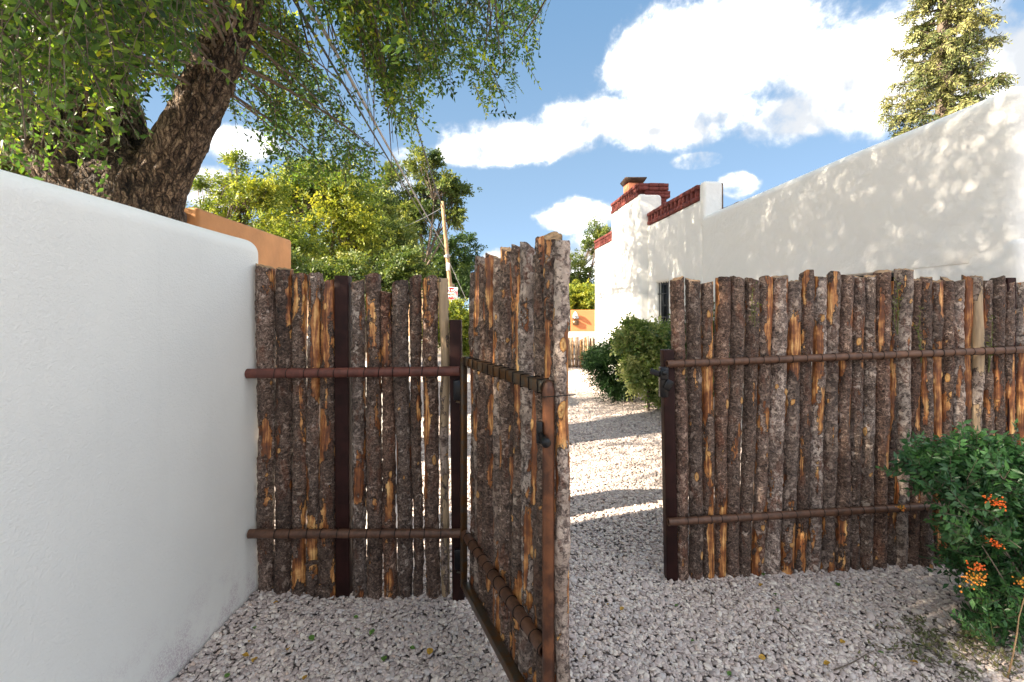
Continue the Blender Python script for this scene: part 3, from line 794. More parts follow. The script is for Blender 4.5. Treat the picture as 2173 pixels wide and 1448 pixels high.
# ------------------------------------------------------------------ white adobe house
hs = thing('adobe_house', (3.2, 6, 0), 'long white stucco adobe house with stepped parapet and red brick coping on the right', 'house')
hd = np.array([-.086, 1.0]); hd /= np.linalg.norm(hd)
ang = math.atan2(.086, 1.0)      # turn about z
def hp_(a, b, z):                 # a: distance along the wall (= depth approx), b: metres behind the face
    return np.array([3.48 - .086 * a + b, a + .086 * b, z])
def hshear(V):
    W_ = V.copy(); W_[:, 0] = 3.48 - .086 * V[:, 1] + V[:, 0]; W_[:, 1] = V[:, 1] + .086 * V[:, 0]; return W_
def hbox(name, y0, y1, b0, b1, z0, z1, m, r=.09, warp=.012, step=.3, seed=0, parent=hs, flat=False):
    V, Q = rbox((b0, y0, z0), (b1, y1, z1), r, step, 0, .8, seed)
    if flat:                      # square lower arris, so the wall runs on unbroken below it
        k = (V[:, 2] < z0 + r * 1.01) & (V[:, 0] < b0 + r); V[k, 0] = np.where((V[k, 1] > y0 + r) & (V[k, 1] < y1 - r), b0, V[k, 0])
    if warp:
        V = np.stack([V[:, ax] + (fbm(V * np.array([0, .8, .8]) + 31.7 * ax + seed, 2) - .5) * 2 * warp for ax in range(3)], -1)
    V = hshear(V); o = np.array(parent.location)
    return link(name, mesh(name, V - o, [Q], True, (m,)), parent, o)
# near wing is built round its window opening
Zt = 3.07
wy0, wy1, wz0, wz1 = 3.92, 4.82, .95, 1.95
hbox('wall', 2.99, 7.16, 0, .34, wz1, Zt + .01, M['house'], .10, .014, .2, 1, flat=True)
hbox('wall', 2.992, wy0, .002, .34, -.2, wz1 + .14, M['house'], .05, .014, .2, 1)
hbox('wall', wy1, 7.158, .002, .34, -.2, wz1 + .14, M['house'], .05, .014, .2, 1)
hbox('wall', wy0 - .12, wy1 + .12, .006, .34, -.2, wz0, M['house'], .06, .014, .2, 1)
hbox('wall', 3.0, 3.34, .25, 6.0, -.2, Zt - .01, M['house'], .10, .014, .3, 1)
def window(y0, y1, z0, z1, b, shut=False):
    fr = MB()
    for a0, a1, c0, c1 in ((y0, y1, z0, z0 + .05), (y0, y1, z1 - .05, z1), (y0, y0 + .05, z0 + .05, z1 - .05), (y1 - .05, y1, z0 + .05, z1 - .05), ((y0 + y1) / 2 - .02, (y0 + y1) / 2 + .02, z0 + .05, z1 - .05), (y0 + .05, (y0 + y1) / 2 - .02, (z0 + z1) / 2 - .015, (z0 + z1) / 2 + .015), ((y0 + y1) / 2 + .02, y1 - .05, (z0 + z1) / 2 - .015, (z0 + z1) / 2 + .015)):
        V = hshear(np.array([[x, y, z] for z in (c0, c1) for y in (a0, a1) for x in (b, b + .05)]))
        fr.add(V, [[0, 2, 3, 1], [4, 5, 7, 6], [0, 1, 5, 4], [2, 6, 7, 3], [0, 4, 6, 2], [1, 3, 7, 5]])
    wo_ = fr.build('window', M['shutter'], hs)
    pn = MB(); V = hshear(np.array([[b + .03, y0 + .01, z0 + .01], [b + .03, y1 - .01, z0 + .01], [b + .03, y1 - .01, z1 - .01], [b + .03, y0 + .01, z1 - .01]]))
    pn.add(np.concatenate([V, V + np.array([.012, 0, 0])]), [[3, 2, 1, 0], [4, 5, 6, 7], [0, 1, 5, 4], [1, 2, 6, 5], [2, 3, 7, 6], [3, 0, 4, 7]])
    pn.build('pane', M['glass'], wo_)
    return wo_
window(wy0 - .03, wy1 + .03, wz0 - .02, wz1 + .02, .20)
# middle section, with the deep barred window
my0, my1, mz0, mz1 = 8.36, 8.90, 1.33, 2.16
ZM = 3.34
hbox('wall', 7.12, my0, .0, .30, -.2, ZM, M['house'], .07, .010, .25, 1)
hbox('wall', my1, 9.42, .0, .30, -.2, ZM, M['house'], .07, .010, .25, 1)
hbox('wall', my0 - .1, my1 + .1, .002, .30, mz1, ZM - .003, M['house'], .07, .010, .25, 1)
hbox('wall', my0 - .1, my1 + .1, .002, .30, -.2, mz0, M['house'], .05, .010, .25, 1)
w2 = window(my0 - .02, my1 + .02, mz0 - .02, mz1 + .02, .12)
sh = MB()
for k in range(5):
    y = my0 + .06 + k * .105
    sh.tube([hp_(y, .045, mz0 - .02), hp_(y, .045, mz1 + .02)], .008, 8)
for z in (mz0 + .2, mz1 - .2): sh.tube([hp_(my0 - .02, .045, z), hp_(my1 + .02, .045, z)], .008, 8)
sh.build('window_bars', M['shutter'], w2, True)
# tall block that projects into the path
hbox('wall', 9.30, 11.15, -.18, .30, -.2, 3.97, M['house'], .08, .010, .25, 4)
# far section with the slit window
hbox('wall', 11.05, 11.62, .0, .30, -.2, 3.42, M['house'], .06, .008, .3, 5)
hbox('wall', 11.70, 13.32, .0, .30, -.2, 3.42, M['house'], .06, .008, .3, 5)
hbox('wall', 11.55, 11.77, .003, .30, 2.18, 3.415, M['house'], .04, .008, .3, 5)
hbox('wall', 11.55, 11.77, .003, .30, -.2, 1.35, M['house'], .04, .008, .3, 5)
hbox('window', 11.58, 11.74, .22, .26, 1.3, 2.25, M['shutter'], .01, 0, .3, 5)
hbox('wall', 13.0, 13.30, .2, 5.5, -.2, 3.41, M['house'], .06, .01, .3, 5)
# roof decks behind the parapets
hbox('roof', 3.2, 7.3, .30, 6.0, 2.6, 2.7, M['adobe_tan'], .02, 0, 1)
hbox('roof', 7.25, 13.1, .26, 5.6, 2.8, 2.9, M['adobe_tan'], .02, 0, 1)
# brick coping: base course, dentils, top course
def brick_mesh(l, w, h):
    b = MB(); b.box(-w / 2, w / 2, -l / 2, l / 2, -h / 2, h / 2)
    return b.mesh('brick', M['brick'])
bm_s, bm_d, bm_t = brick_mesh(.235, .15, .062), brick_mesh(.072, .17, .105), brick_mesh(.19, .20, .062)
def brick(me_, a, b, z, w=.0):
    o = link('brick', me_, hs, hp_(a, b, z) + rng.normal(0, .0015, 3), (rng.normal(0, .006), 0, ang + rng.normal(0, .012) + w))
    m_ = o.modifiers.new('bevel', 'BEVEL'); m_.width = .004; m_.segments = 1
    return o
def coping(y0, y1, z, b=0.0, ds=.145):
    core = hbox('mortar_bed', y0, y1, b + .035, b + .27, z - .02, z + .225, M['mortar'], .01, 0, 1)
    n = max(1, int(round((y1 - y0) / .245))); s = (y1 - y0) / n
    for k in range(n): brick(bm_s, y0 + (k + .5) * s, b + .055, z + .032)
    n = max(1, int(round((y1 - y0) / ds))); s = (y1 - y0) / n
    for k in range(n): brick(bm_d, y0 + (k + .5) * s, b + .075, z + .118)
    n = max(1, int(round((y1 - y0) / .20))); s = (y1 - y0) / n
    for k in range(n): brick(bm_t, y0 + (k + .5) * s, b + .075, z + .204)
coping(7.22, 9.30, ZM - .005)
coping(9.38, 11.12, 3.935, -.18)
coping(11.16, 13.30, 3.40, 0, .13)
# stepped parapet end, near
hbox('wall', 7.08, 7.24, .0, .31, 2.9, 3.60, M['house'], .06, .012, .2, 7)
hbox('coping_edge', 7.13, 7.30, .285, .36, 3.0, 3.585, M['rubble'], .03, .02, .1, 9)
V, Q = rbox((.30, 6.75, 2.95), (.75, 7.35, 3.24), .12, .08, .05, 5, 13)
link('rubble_mound', mesh('rubble_mound', hshear(V) - np.array(hs.location), [Q], True, (M['rubble'],)), hs, hs.location)
# brick pier at the block's near end, flaring at the top
bm_p = brick_mesh(.15, .20, .064)
for c_ in range(11):
    z = 3.44 + c_ * .070
    if c_ < 7: cols = [.155, .30]; dy = 0
    elif c_ < 9: cols = [.055, .24, .37]; dy = -.02
    else: cols = [-.08, .125, .33]; dy = -.04
    for q_ in cols:
        for r_ in (9.42, 9.58):
            o = brick(bm_p, r_ + dy, q_ + (.06 if c_ % 2 and c_ < 7 else 0) * .5, z)
hbox('mortar_bed', 9.38, 9.62, .08, .38, 3.4, 4.20, M['mortar'], .01, 0, 1)
# flue with flat cap
hbox('flue', 10.5, 10.86, .02, .36, 3.4, 4.52, M['flue'], .02, .004, .3, 2)
fc = MB(); c0 = hp_(10.68, .19, 4.52)
fc.add([c0 + np.array(v) for v in ((-.19, -.20, 0), (.19, -.20, 0), (.19, .20, 0), (-.19, .20, 0), (-.24, -.25, .08), (.24, -.25, .08), (.24, .25, .08), (-.24, .25, .08), (-.24, -.25, .10), (.24, -.25, .10), (.24, .25, .10), (-.24, .25, .10))],
       [[3, 2, 1, 0], [0, 1, 5, 4], [1, 2, 6, 5], [2, 3, 7, 6], [3, 0, 4, 7], [4, 5, 9, 8], [5, 6, 10, 9], [6, 7, 11, 10], [7, 4, 8, 11], [8, 9, 10, 11]])
fc.build('flue_cap', M['cap'], hs)

# ------------------------------------------------------------------ orange adobe building, left
ob = thing('adobe_building', (-5.2, 7.5, 0), 'orange adobe building with a drain spout rising behind the white wall and the big tree', 'building')
V, Q = rbox((-9, 6.2, -.2), (-4.13, 9.05, 3.0), .05, .25, .012, 1.0, 21)
V[:, 0] += np.where(V[:, 0] > -5, (V[:, 1] - 6.2) * -.035, 0)
link('wall', mesh('adobe_wall', V - np.array(ob.location), [Q], True, (M['adobe'],)), ob, ob.location)
V, Q = rbox((-4.50, 6.00, 2.74), (-4.26, 6.24, 2.94), .07, .05, .02, 6, 2)
link('spout', mesh('spout', V - np.array(ob.location), [Q], True, (simple('grey_stone', (.22, .19, .18), .8, 0, .5, 20, .6, .006),)), ob, ob.location)
V, Q = rbox((-4.39, 6.13, 2.45), (-4.34, 6.20, 2.76), .02, .03, .02, 9, 4)
link('drip_stain', mesh('drip_stain', V - np.array(ob.location), [Q], True, (M['steel_post'],)), ob, ob.location)

# tan house far behind the trees
V, Q = rbox((-17, 34, -.2), (-5.2, 40, 3.85), .08, .5, .02, .6, 4)
fh = thing('adobe_house', (-11, 37, 0), 'low tan adobe house half hidden behind the fence and the trees', 'house')
link('wall', mesh('tan_wall', V - np.array(fh.location), [Q], True, (M['adobe_tan'],)), fh, fh.location)
b = MB(); b.box(-17.3, -4.9, 33.6, 40.4, 3.86, 4.05); b.build('roof', M['pole'], fh)

# ------------------------------------------------------------------ far end of the path
ff = thing('log_fence', (3, 14, 0), 'low sunlit stick fence crossing the far end of the gravel path', 'fence')
fr_ = np.random.default_rng(5)
shared = []
for k in range(6):
    r = .028 + .004 * (k % 3); b = MB(); h = .85
    P_ = [(fr_.normal(0, .008), fr_.normal(0, .008), z) for z in (-.05, .2, .45, .65, h)]
    b.tube(P_, [r, r * 1.05, r * .95, r, r * .9], 8); shared.append(b.mesh('stick', None, True))
def stickmat(nm, c1, c2):
    return simple(nm, c1, .8, 0, .5, 7, .6, .006, c2)
smats = [stickmat('stick_orange', (.42, .24, .10), (.16, .09, .05)), stickmat('stick_tan', (.40, .30, .20), (.14, .10, .07)), stickmat('stick_brown', (.20, .14, .10), (.08, .05, .04))]
for k, me_ in enumerate(shared): me_.materials.append(smats[k % 3])
x = .6; k = 0
while x < 3.1:
    o = link('log', shared[int(fr_.integers(0, 6))], ff, (x, 13.9 + fr_.normal(0, .01), 0), (0, fr_.normal(0, .015), fr_.uniform(0, 6)))
    o.scale = (1, 1, fr_.uniform(.96, 1.1)); x += fr_.uniform(.055, .075)
b = MB(); b.tube([(.5, 13.98, .6), (3.2, 13.98, .6)], .02, 8); b.tube([(.5, 13.98, .25), (3.2, 13.98, .25)], .02, 8); b.build('rail', M['rail'], ff, True)

fw = thing('adobe_wall', (6, 41, 0), 'orange adobe street wall with house number plate and lamp beyond the path', 'wall')
V, Q = rbox((4.95, 40, -.1), (12, 40.5, 1.88), .05, .5, .01, .6, 4)
link('wall', mesh('street_wall', V - np.array(fw.location), [Q], True, (M['adobe_far'],)), fw, fw.location)
def px_box(b, x0, x1, y0, y1, d, th):
    p, q_ = W(x0, y1, d), W(x1, y0, d)
    b.box(p[0], q_[0], d, d + th, p[2], q_[2])
b = MB(); px_box(b, 1214.5, 1228, 671, 677, 39.92, .07); pl_ = b.build('number_plate', M['black'], fw)
b = MB(); px_box(b, 1216, 1228, 680, 690, 39.75, .24); b.build('mailbox', M['tube'], fw)
c_ = W(1221, 666, 39.7); b = MB(); b.tube([c_ + np.array([0, 0, -.2]), c_ + np.array([0, 0, 0]), c_ + np.array([0, 0, .16]), c_ + np.array([0, 0, .18])], [.22, .17, .04, .01], 10)
b.tube([c_ + np.array([0, 0, .1]), c_ + np.array([0, .28, .12])], .02, 6); b.build('wall_lamp', M['white'], fw, True)
def text(s, size, loc, m, parent, name, bold=0.0):
    cu = bpy.data.curves.new(name, 'FONT'); cu.body = s; cu.size = size; cu.align_x = 'CENTER'; cu.align_y = 'CENTER'; cu.extrude = .004; cu.offset = bold
    tmp = bpy.data.objects.new('tmp', cu); C.objects.link(tmp)
    bpy.context.view_layer.update()
    me_ = bpy.data.meshes.new_from_object(tmp.evaluated_get(bpy.context.evaluated_depsgraph_get()))
    bpy.data.objects.remove(tmp)
    me_.materials.clear(); me_.materials.append(m)
    return link(name, me_, parent, loc, (math.radians(90), 0, 0))
p = W(1221.2, 674, 39.9)
text('1010', .26, p, M['white'], pl_, 'lettering', .008)
tg = thing('garden_gate', (4.6, 40.2, 0), 'pale teal wooden gate left of the orange street wall', 'gate')
for k in range(4):
    b = MB(); x = 3.72 + k * .29; b.box(x, x + .27, 40.1, 40.15, 0, 1.80); o = b.build('plank', M['teal'], tg)
b = MB(); b.box(4.88, 4.945, 40.0, 40.2, 0, 1.9); b.build('post', M['black'], tg)
sheet('pavement', -60, 60, 36.0, 40.0, .05, M['road'])
b = MB(); b.box(-60, 60, 35.85, 35.99, -.1, .06); o = b.build('kerb', M['white']); tag(o, kind='structure')

# ------------------------------------------------------------------ utility pole, sign, wires
pt, pb = W(938.5, 428, 31), W(963, 690, 31); pb2 = pt + (pb - pt) * ((pt[2] + .1) / (pt[2] - pb[2]))
up = thing('utility_pole', (pb2[0], 31, 0), 'leaning wooden utility pole rising among the trees', 'pole')
b = MB(); b.tube([pb2 + (pt - pb2) * t for t in np.linspace(0, 1, 8)], np.linspace(.16, .11, 8), 12); b.build('shaft', M['pole'], up, True)
def along(py): f_ = (HY - py) / F * 31 + EYE; return pb2 + (pt - pb2) * ((f_ - pb2[2]) / (pt[2] - pb2[2]))
c_ = along(567) + np.array([0, -.15, 0]); b = MB(); b.box(-.12, .12, -.01, .01, -.25, .25, at=c_); b.build('pole_tag', M['white'], up)
c_ = along(545) + np.array([0, -.1, 0]); b = MB(); b.tube([c_ + np.array([-.2, 0, 0]), c_ + np.array([.22, 0, .05])], .07, 8); b.tube([c_ + np.array([0, -.1, -.12]), c_ + np.array([0, -.1, .16])], .09, 10); b.build('insulator', M['cable'], up, True)
sg = thing('road_sign', (-3.9, 30.4, 0), 'square white road sign with red disc reading DO NOT ENTER on the pole', 'sign')
sc0 = W(958, 623, 30.4); s = .40
b = MB(); b.box(-s, s, 0, .01, -s, s, at=sc0); panel = b.build('panel', M['white'], sg); bevel(panel, .004, 1)
b = MB(); a = np.linspace(0, 2 * np.pi, 40, endpoint=False)
V = [sc0 + np.array([math.cos(x) * .375, -.006, math.sin(x) * .375]) for x in a] + [sc0 + np.array([math.cos(x) * .375, -.002, math.sin(x) * .375]) for x in a] + [sc0 + np.array([0, -.006, 0])]
b.add(V, [[k, (k + 1) % 40, 40 + (k + 1) % 40, 40 + k] for k in range(40)], [[80, k, (k + 1) % 40] for k in range(40)]); b.build('disc', M['red'], panel)
b = MB(); b.box(-.31, .31, -.010, -.006, -.065, .065, at=sc0); b.build('bar', M['white'], panel)
text('DO NOT', .20, sc0 + np.array([0, -.012, .19]), M['white'], panel, 'lettering', .006)
text('ENTER', .20, sc0 + np.array([0, -.012, -.19]), M['white'], panel, 'lettering', .006)
b = MB(); b.tube([(sc0[0], 30.45, -.1), (sc0[0], 30.45, sc0[2] + .42)], .035, 8); b.build('post', M['cable'], sg, True)

def cable(name, p0, p1, sag, r, m, label, grp=None, twist=False, n=40):
    p0, p1 = np.array(p0), np.array(p1); t = np.linspace(0, 1, n)[:, None]
    P_ = p0 + (p1 - p0) * t; P_[:, 2] -= 4 * sag * (t * (1 - t))[:, 0]
    b = MB()
    if twist:
        n = 400; t = np.linspace(0, 1, n)[:, None]; P_ = p0 + (p1 - p0) * t; P_[:, 2] -= 4 * sag * (t * (1 - t))[:, 0]
        ph = np.linalg.norm(P_ - P_[0], axis=1) * 14
        for s_ in (0, math.pi):
            off = np.stack([np.cos(ph + s_), 0 * ph, np.sin(ph + s_)], -1) * r * 1.1
            b.tube(P_ + off, r, 5)
    else: b.tube(P_, r, 6)
    o = b.build(name, m, None, True, tuple(p0)); tag(o, label, 'wire', grp); return o
pw = along(545) + np.array([0, -.12, .05])
cable('power_line', W(588, -60, 4.3), pw, .05, .017, M['darkcable'], 'dark left-hand overhead wire of the close pair running down to the utility pole', 'overhead wires at the utility pole')
cable('power_line', W(618, -60, 4.3), pw + np.array([.15, 0, 0]), .04, .023, M['cable'], 'paler right-hand overhead wire of the close pair running down to the utility pole', 'overhead wires at the utility pole')
cable('service_cable', W(795, -60, 8), along(440), .3, .017, M['darkcable'], 'black twisted service cable hanging steeply in front of the blue sky', 'overhead wires at the utility pole', True)
cable('power_line', W(640, 545, 18), along(440), .35, .018, M['cable'], 'thin grey wire rising from the left treetops to the top of the utility pole', 'overhead wires at the utility pole')
cable('guy_wire', along(548), W(1000, 660, 34), .0, .02, M['cable'], 'thin guy wire slanting down to the right behind the utility pole', 'overhead wires at the utility pole')

# ------------------------------------------------------------------ foliage
def unit(v): return v / (np.linalg.norm(v, axis=-1, keepdims=True) + 1e-9)
def leaf_geo(P0, D, Nn_, L, Wd, fold=.25, simple_=False):
    """P0 base, D direction, Nn_ approx normal -> verts, tris for all leaves"""
    D = unit(D); Sd = unit(np.cross(D, Nn_)); Nm = np.cross(Sd, D); n = len(P0)
    L = np.broadcast_to(L, (n,))[:, None]; Wd = np.broadcast_to(Wd, (n,))[:, None]
    if simple_:
        V = np.stack([P0, P0 + D * L * .5 + Sd * Wd * .5, P0 + D * L, P0 + D * L * .5 - Sd * Wd * .5], 1)
        b_ = np.arange(n)[:, None] * 4
        return V.reshape(-1, 3), np.concatenate([b_ + np.array([0, 1, 2]), b_ + np.array([0, 2, 3])], 1).reshape(-1, 3), 2
    mid = P0 + D * L * .42
    V = np.stack([P0, mid + Sd * Wd * .5 + Nm * Wd * fold, mid, mid - Sd * Wd * .5 + Nm * Wd * fold, P0 + D * L - Nm * L * .08], 1)
    b_ = np.arange(n)[:, None] * 5
    T = np.concatenate([b_ + np.array(x) for x in ([0, 1, 2], [0, 2, 3], [1, 4, 2], [2, 4, 3])], 1).reshape(-1, 3)
    return V.reshape(-1, 3), T, 4
def sprays(Cc, A, ln, k, L, Wd, rs, droop=.25, side=.9, simple_=False, tone=None, twigr=0):
    """a twig with k alternate leaves from each point Cc along A"""
    n = len(Cc); A = unit(A); ln = np.broadcast_to(ln, (n,))
    t = (np.arange(k) + .6) / k
    ref = unit(rs.normal(0, 1, (n, 3))); S1 = unit(np.cross(A, ref))
    P0 = Cc[:, None] + A[:, None] * (ln[:, None] * t)[..., None]
    P0[..., 2] -= droop * ln[:, None] * t ** 2
    sg_ = np.where(np.arange(k) % 2, 1, -1)[None, :, None]
    D = A[:, None] * .55 + S1[:, None] * side * sg_ + rs.normal(0, .28, (n, k, 3)); D[..., 2] -= droop * .8
    Nn_ = np.cross(A, S1)[:, None] + rs.normal(0, .45, (n, k, 3))
    Lr = L * rs.uniform(.65, 1.15, (n, k))
    V, T, per = leaf_geo(P0.reshape(-1, 3), D.reshape(-1, 3), Nn_.reshape(-1, 3), Lr.ravel(), Lr.ravel() * Wd, .2, simple_)
    tn = (rs.uniform(0, 1, n) if tone is None else tone)
    r = np.clip(tn[:, None] * .65 + rs.uniform(0, .35, (n, k)), 0, 1).ravel().repeat(per)
    tw = None
    if twigr:
        E = Cc + A * ln[:, None]; E[:, 2] -= droop * ln
        tw = (Cc, P0[:, k // 2], E)
    return V, T, r, tw
def twigs_geo(tw, r):
    Vs = []; n = len(tw[0])
    for i, p in enumerate(tw):
        for a in (0, 2.1, 4.2):
            Vs.append(p + np.array([math.cos(a) * r, math.sin(a) * r, math.sin(a + 1) * r]) * (1 - i * .35))
    V = np.stack(Vs, 1); b_ = np.arange(n)[:, None] * 9; Q = []
    for i in (0, 3):
        for j in range(3): Q.append(b_ + np.array([i + j, i + (j + 1) % 3, i + 3 + (j + 1) % 3, i + 3 + j]))
    return V.reshape(-1, 3), np.concatenate(Q, 1).reshape(-1, 4)
def crown_obj(parent, parts, m, name='crown', stuff=True):
    Vs, Ts, Rs, n = [], [], [], 0
    for V, T, r in parts: Vs.append(V); Ts.append(T + n); Rs.append(r); n += len(V)
    o_ = np.array(parent.location) if parent is not None else np.zeros(3)
    o = link(name, mesh(name, np.concatenate(Vs) - o_, [np.concatenate(Ts)], False, (m,), None, np.concatenate(Rs)), parent, o_)
    if stuff: o['kind'] = 'stuff'
    return o
def bez(p0, p1, rs, bend=.15, n=7, up=.1):
    p0, p1 = np.array(p0), np.array(p1); L = np.linalg.norm(p1 - p0)
    m_ = (p0 + p1) / 2 + rs.normal(0, bend * L * .5, 3) + np.array([0, 0, up * L])
    t = np.linspace(0, 1, n)[:, None]
    return (1 - t) ** 2 * p0 + 2 * t * (1 - t) * m_ + t ** 2 * p1

def tree(name, label, cat, blobs, d, leafm, seed, nclump=60, per=26, k=9, L=.10, Wd=.45, base=None, limbs=6, sl=.45, trunk_r=.16, up=.3, group=None, simple_=True, spread=.25):
    """blobs: (px, py, radius px[, depth shift]) in the photo, standing at depth d"""
    rs = np.random.default_rng(seed)
    B = [(W(b_[0], b_[1], d + (b_[3] if len(b_) > 3 else 0)), b_[2] / F * d) for b_ in blobs]
    vol = np.array([r ** 2.2 for _, r in B]); vol /= vol.sum()
    if base is None: base = (np.mean([c[0] for c, _ in B]), d)
    root = thing(name, (base[0], base[1], 0), label, cat, group)
    Cs = []; clumps = []; tones = []
    for i in rs.choice(len(B), nclump, p=vol):
        c, r = B[i]; v = unit(rs.normal(0, 1, 3)); v[2] = v[2] * .9
        q = c + v * r * rs.uniform(.35, 1.0)
        if q[2] < .15: q[2] = .15 + rs.uniform(0, .3)
        tn = rs.uniform(0, 1); clumps.append(q)
        sz = r * spread * rs.uniform(.6, 1.3)
        Cs.append(q + rs.normal(0, 1, (per, 3)) * np.array([sz, sz, sz * .75])); tones.append(np.clip(np.full(per, tn) + rs.normal(0, .12, per), 0, 1))
    Cs = np.concatenate(Cs); tones = np.concatenate(tones)
    cen = np.average([c for c, _ in B], axis=0, weights=vol)
    A = unit(Cs - cen) * .8 + rs.normal(0, .6, Cs.shape); A[:, 2] += up
    V, T, r, _ = sprays(Cs, A, sl * rs.uniform(.6, 1.2, len(Cs)), k, L * 1.25, Wd, rs, .25, .8, simple_, tones)
    crown_obj(root, [(V, T, r)], leafm)
    b = MB(); gb = np.array([base[0], base[1], -.1]); fork = gb + (cen - gb) * .45
    b.tube(bez(gb, fork, rs, .05, 6, 0), np.linspace(trunk_r, trunk_r * .75, 6), 9)
    ends = [c for c, _ in B]; rs.shuffle(ends)
    for e in ends[:limbs]:
        P_ = bez(fork, e, rs, .2, 7, .05); b.tube(P_, np.linspace(trunk_r * .6, trunk_r * .12, 7), 6)
        for q in clumps:
            if np.linalg.norm(q - e) < .35 * np.linalg.norm(e - fork) and rs.random() < .5:
                b.tube(bez(P_[4], q, rs, .2, 5, .05), np.linspace(trunk_r * .2, trunk_r * .05, 5), 4)
    b.build('trunk', M['twig'], root, True)
    return root

G1 = 'trees behind the fence'
tree('ash_tree', 'feathery yellow-green tree with a thin top sprig behind the orange building', 'tree',
     [(500, 335, 26), (505, 375, 34), (440, 430, 44), (500, 425, 52), (555, 415, 40), (470, 490, 70), (560, 490, 70), (420, 400, 22), (620, 540, 60), (530, 560, 70)], 13, M['yel_leaf'], 1, 120, 22, 9, .085, .42, None, 8, .36, .10, .5, G1)
tree('maple_tree', 'broad bright yellow-green tree in the middle of the row behind the left log fence', 'tree',
     [(640, 410, 55), (690, 395, 50), (735, 430, 50), (600, 460, 55), (680, 490, 80), (640, 370, 26), (760, 500, 60), (640, 560, 70), (720, 575, 60)], 17, M['yel_leaf'], 2, 150, 26, 9, .11, .45, None, 8, .45, .16, .3, G1)
tree('locust_tree', 'olive green tree with dark gaps right of the bright yellow-green tree', 'tree',
     [(770, 415, 40), (800, 470, 55), (740, 385, 30), (835, 520, 50), (790, 550, 70), (710, 420, 40)], 20, M['mid_leaf'], 3, 130, 26, 9, .12, .42, None, 8, .5, .18, .3, G1)
tree('elm_tree', 'tall open tree with a forked pale trunk just left of the utility pole', 'tree',
     [(895, 355, 38), (850, 385, 38), (925, 400, 42), (960, 405, 30), (885, 430, 45), (830, 430, 36), (975, 440, 22), (945, 460, 30), (870, 480, 45), (920, 345, 22)], 44, M['mid_leaf'], 4, 130, 20, 9, .26, .42, (W(905, 600, 44)[0], 44), 10, .5, .22, .2, G1)
tree('cherry_tree', 'dark green rounded tree behind the utility pole and the road sign', 'tree',
     [(950, 530, 42), (995, 545, 30), (970, 590, 45), (915, 560, 45), (985, 515, 22), (1000, 600, 40), (940, 610, 45)], 50, M['dark_leaf'], 5, 130, 24, 8, .24, .45, None, 6, .6, .2, .3, G1)
tree('pear_tree', 'low leafy yellow-green bush directly above the tops of the left log fence', 'bush',
     [(640, 590, 45), (700, 600, 45), (770, 590, 45), (830, 575, 45), (872, 575, 32), (600, 560, 45), (840, 620, 50), (740, 640, 50)], 12, M['mid_leaf'], 6, 130, 22, 8, .08, .45, None, 8, .35, .08, .3)
tree('privet_bush', 'bright green bush beside the dark steel hinge post of the gate', 'bush',
     [(965, 665, 28), (992, 690, 32), (955, 700, 40), (985, 725, 32), (1020, 700, 35), (925, 700, 34)], 14, M['yel_leaf'], 7, 110, 24, 8, .065, .5, None, 5, .25, .05, .3)
tree('oak_tree', 'green treetop at the far left edge above the white garden wall', 'tree',
     [(-20, 320, 50), (30, 335, 40), (-70, 350, 80), (60, 350, 30)], 10, M['mid_leaf'], 8, 120, 24, 9, .06, .45, None, 4, .3, .15, .3)
tree('ash_tree', 'distant green tree rising beside the far corner of the white house', 'tree',
     [(1228, 575, 32), (1252, 530, 26), (1268, 495, 20), (1285, 520, 30), (1208, 600, 34), (1190, 610, 40)], 52, M['mid_leaf'], 9, 120, 24, 8, .22, .5, None, 6, .8, .25, .3)
tree('ash_tree', 'rounded glowing yellow-green bush over the orange street wall', 'bush',
     [(1230, 625, 30), (1210, 640, 26), (1252, 640, 30), (1232, 650, 28), (1195, 635, 30), (1275, 640, 30)], 42.5, M['yel_leaf'], 10, 140, 28, 8, .17, .5, None, 6, .5, .2, .3)
# shrubs along the house
tree('juniper_shrub', 'dark green feathery juniper at the foot of the white house wall', 'shrub',
     [(1290, 760, 34), (1275, 780, 28), (1315, 790, 36), (1300, 815, 32), (1330, 760, 26), (1325, 835, 24)], 8.6, M['juniper'], 11, 110, 26, 9, .050, .30, None, 6, .17, .03, .5)
tree('euonymus_shrub', 'variegated leafy shrub between the juniper and the black gate latch', 'shrub',
     [(1345, 712, 36), (1385, 735, 38), (1330, 745, 22), (1370, 775, 40), (1410, 720, 36), (1400, 790, 36), (1405, 835, 30), (1350, 800, 26)], 7.7, M['euon'], 12, 110, 24, 8, .062, .5, None, 8, .16, .03, .3)
tree('euonymus_shrub', 'green shrub behind the right log fence, seen through its gaps', 'shrub',
     [(1470, 720, 45), (1540, 700, 50), (1600, 720, 50), (1500, 780, 60), (1570, 800, 60)], 6.6, M['dark_leaf'], 13, 110, 22, 8, .055, .5, None, 6, .16, .03, .3)

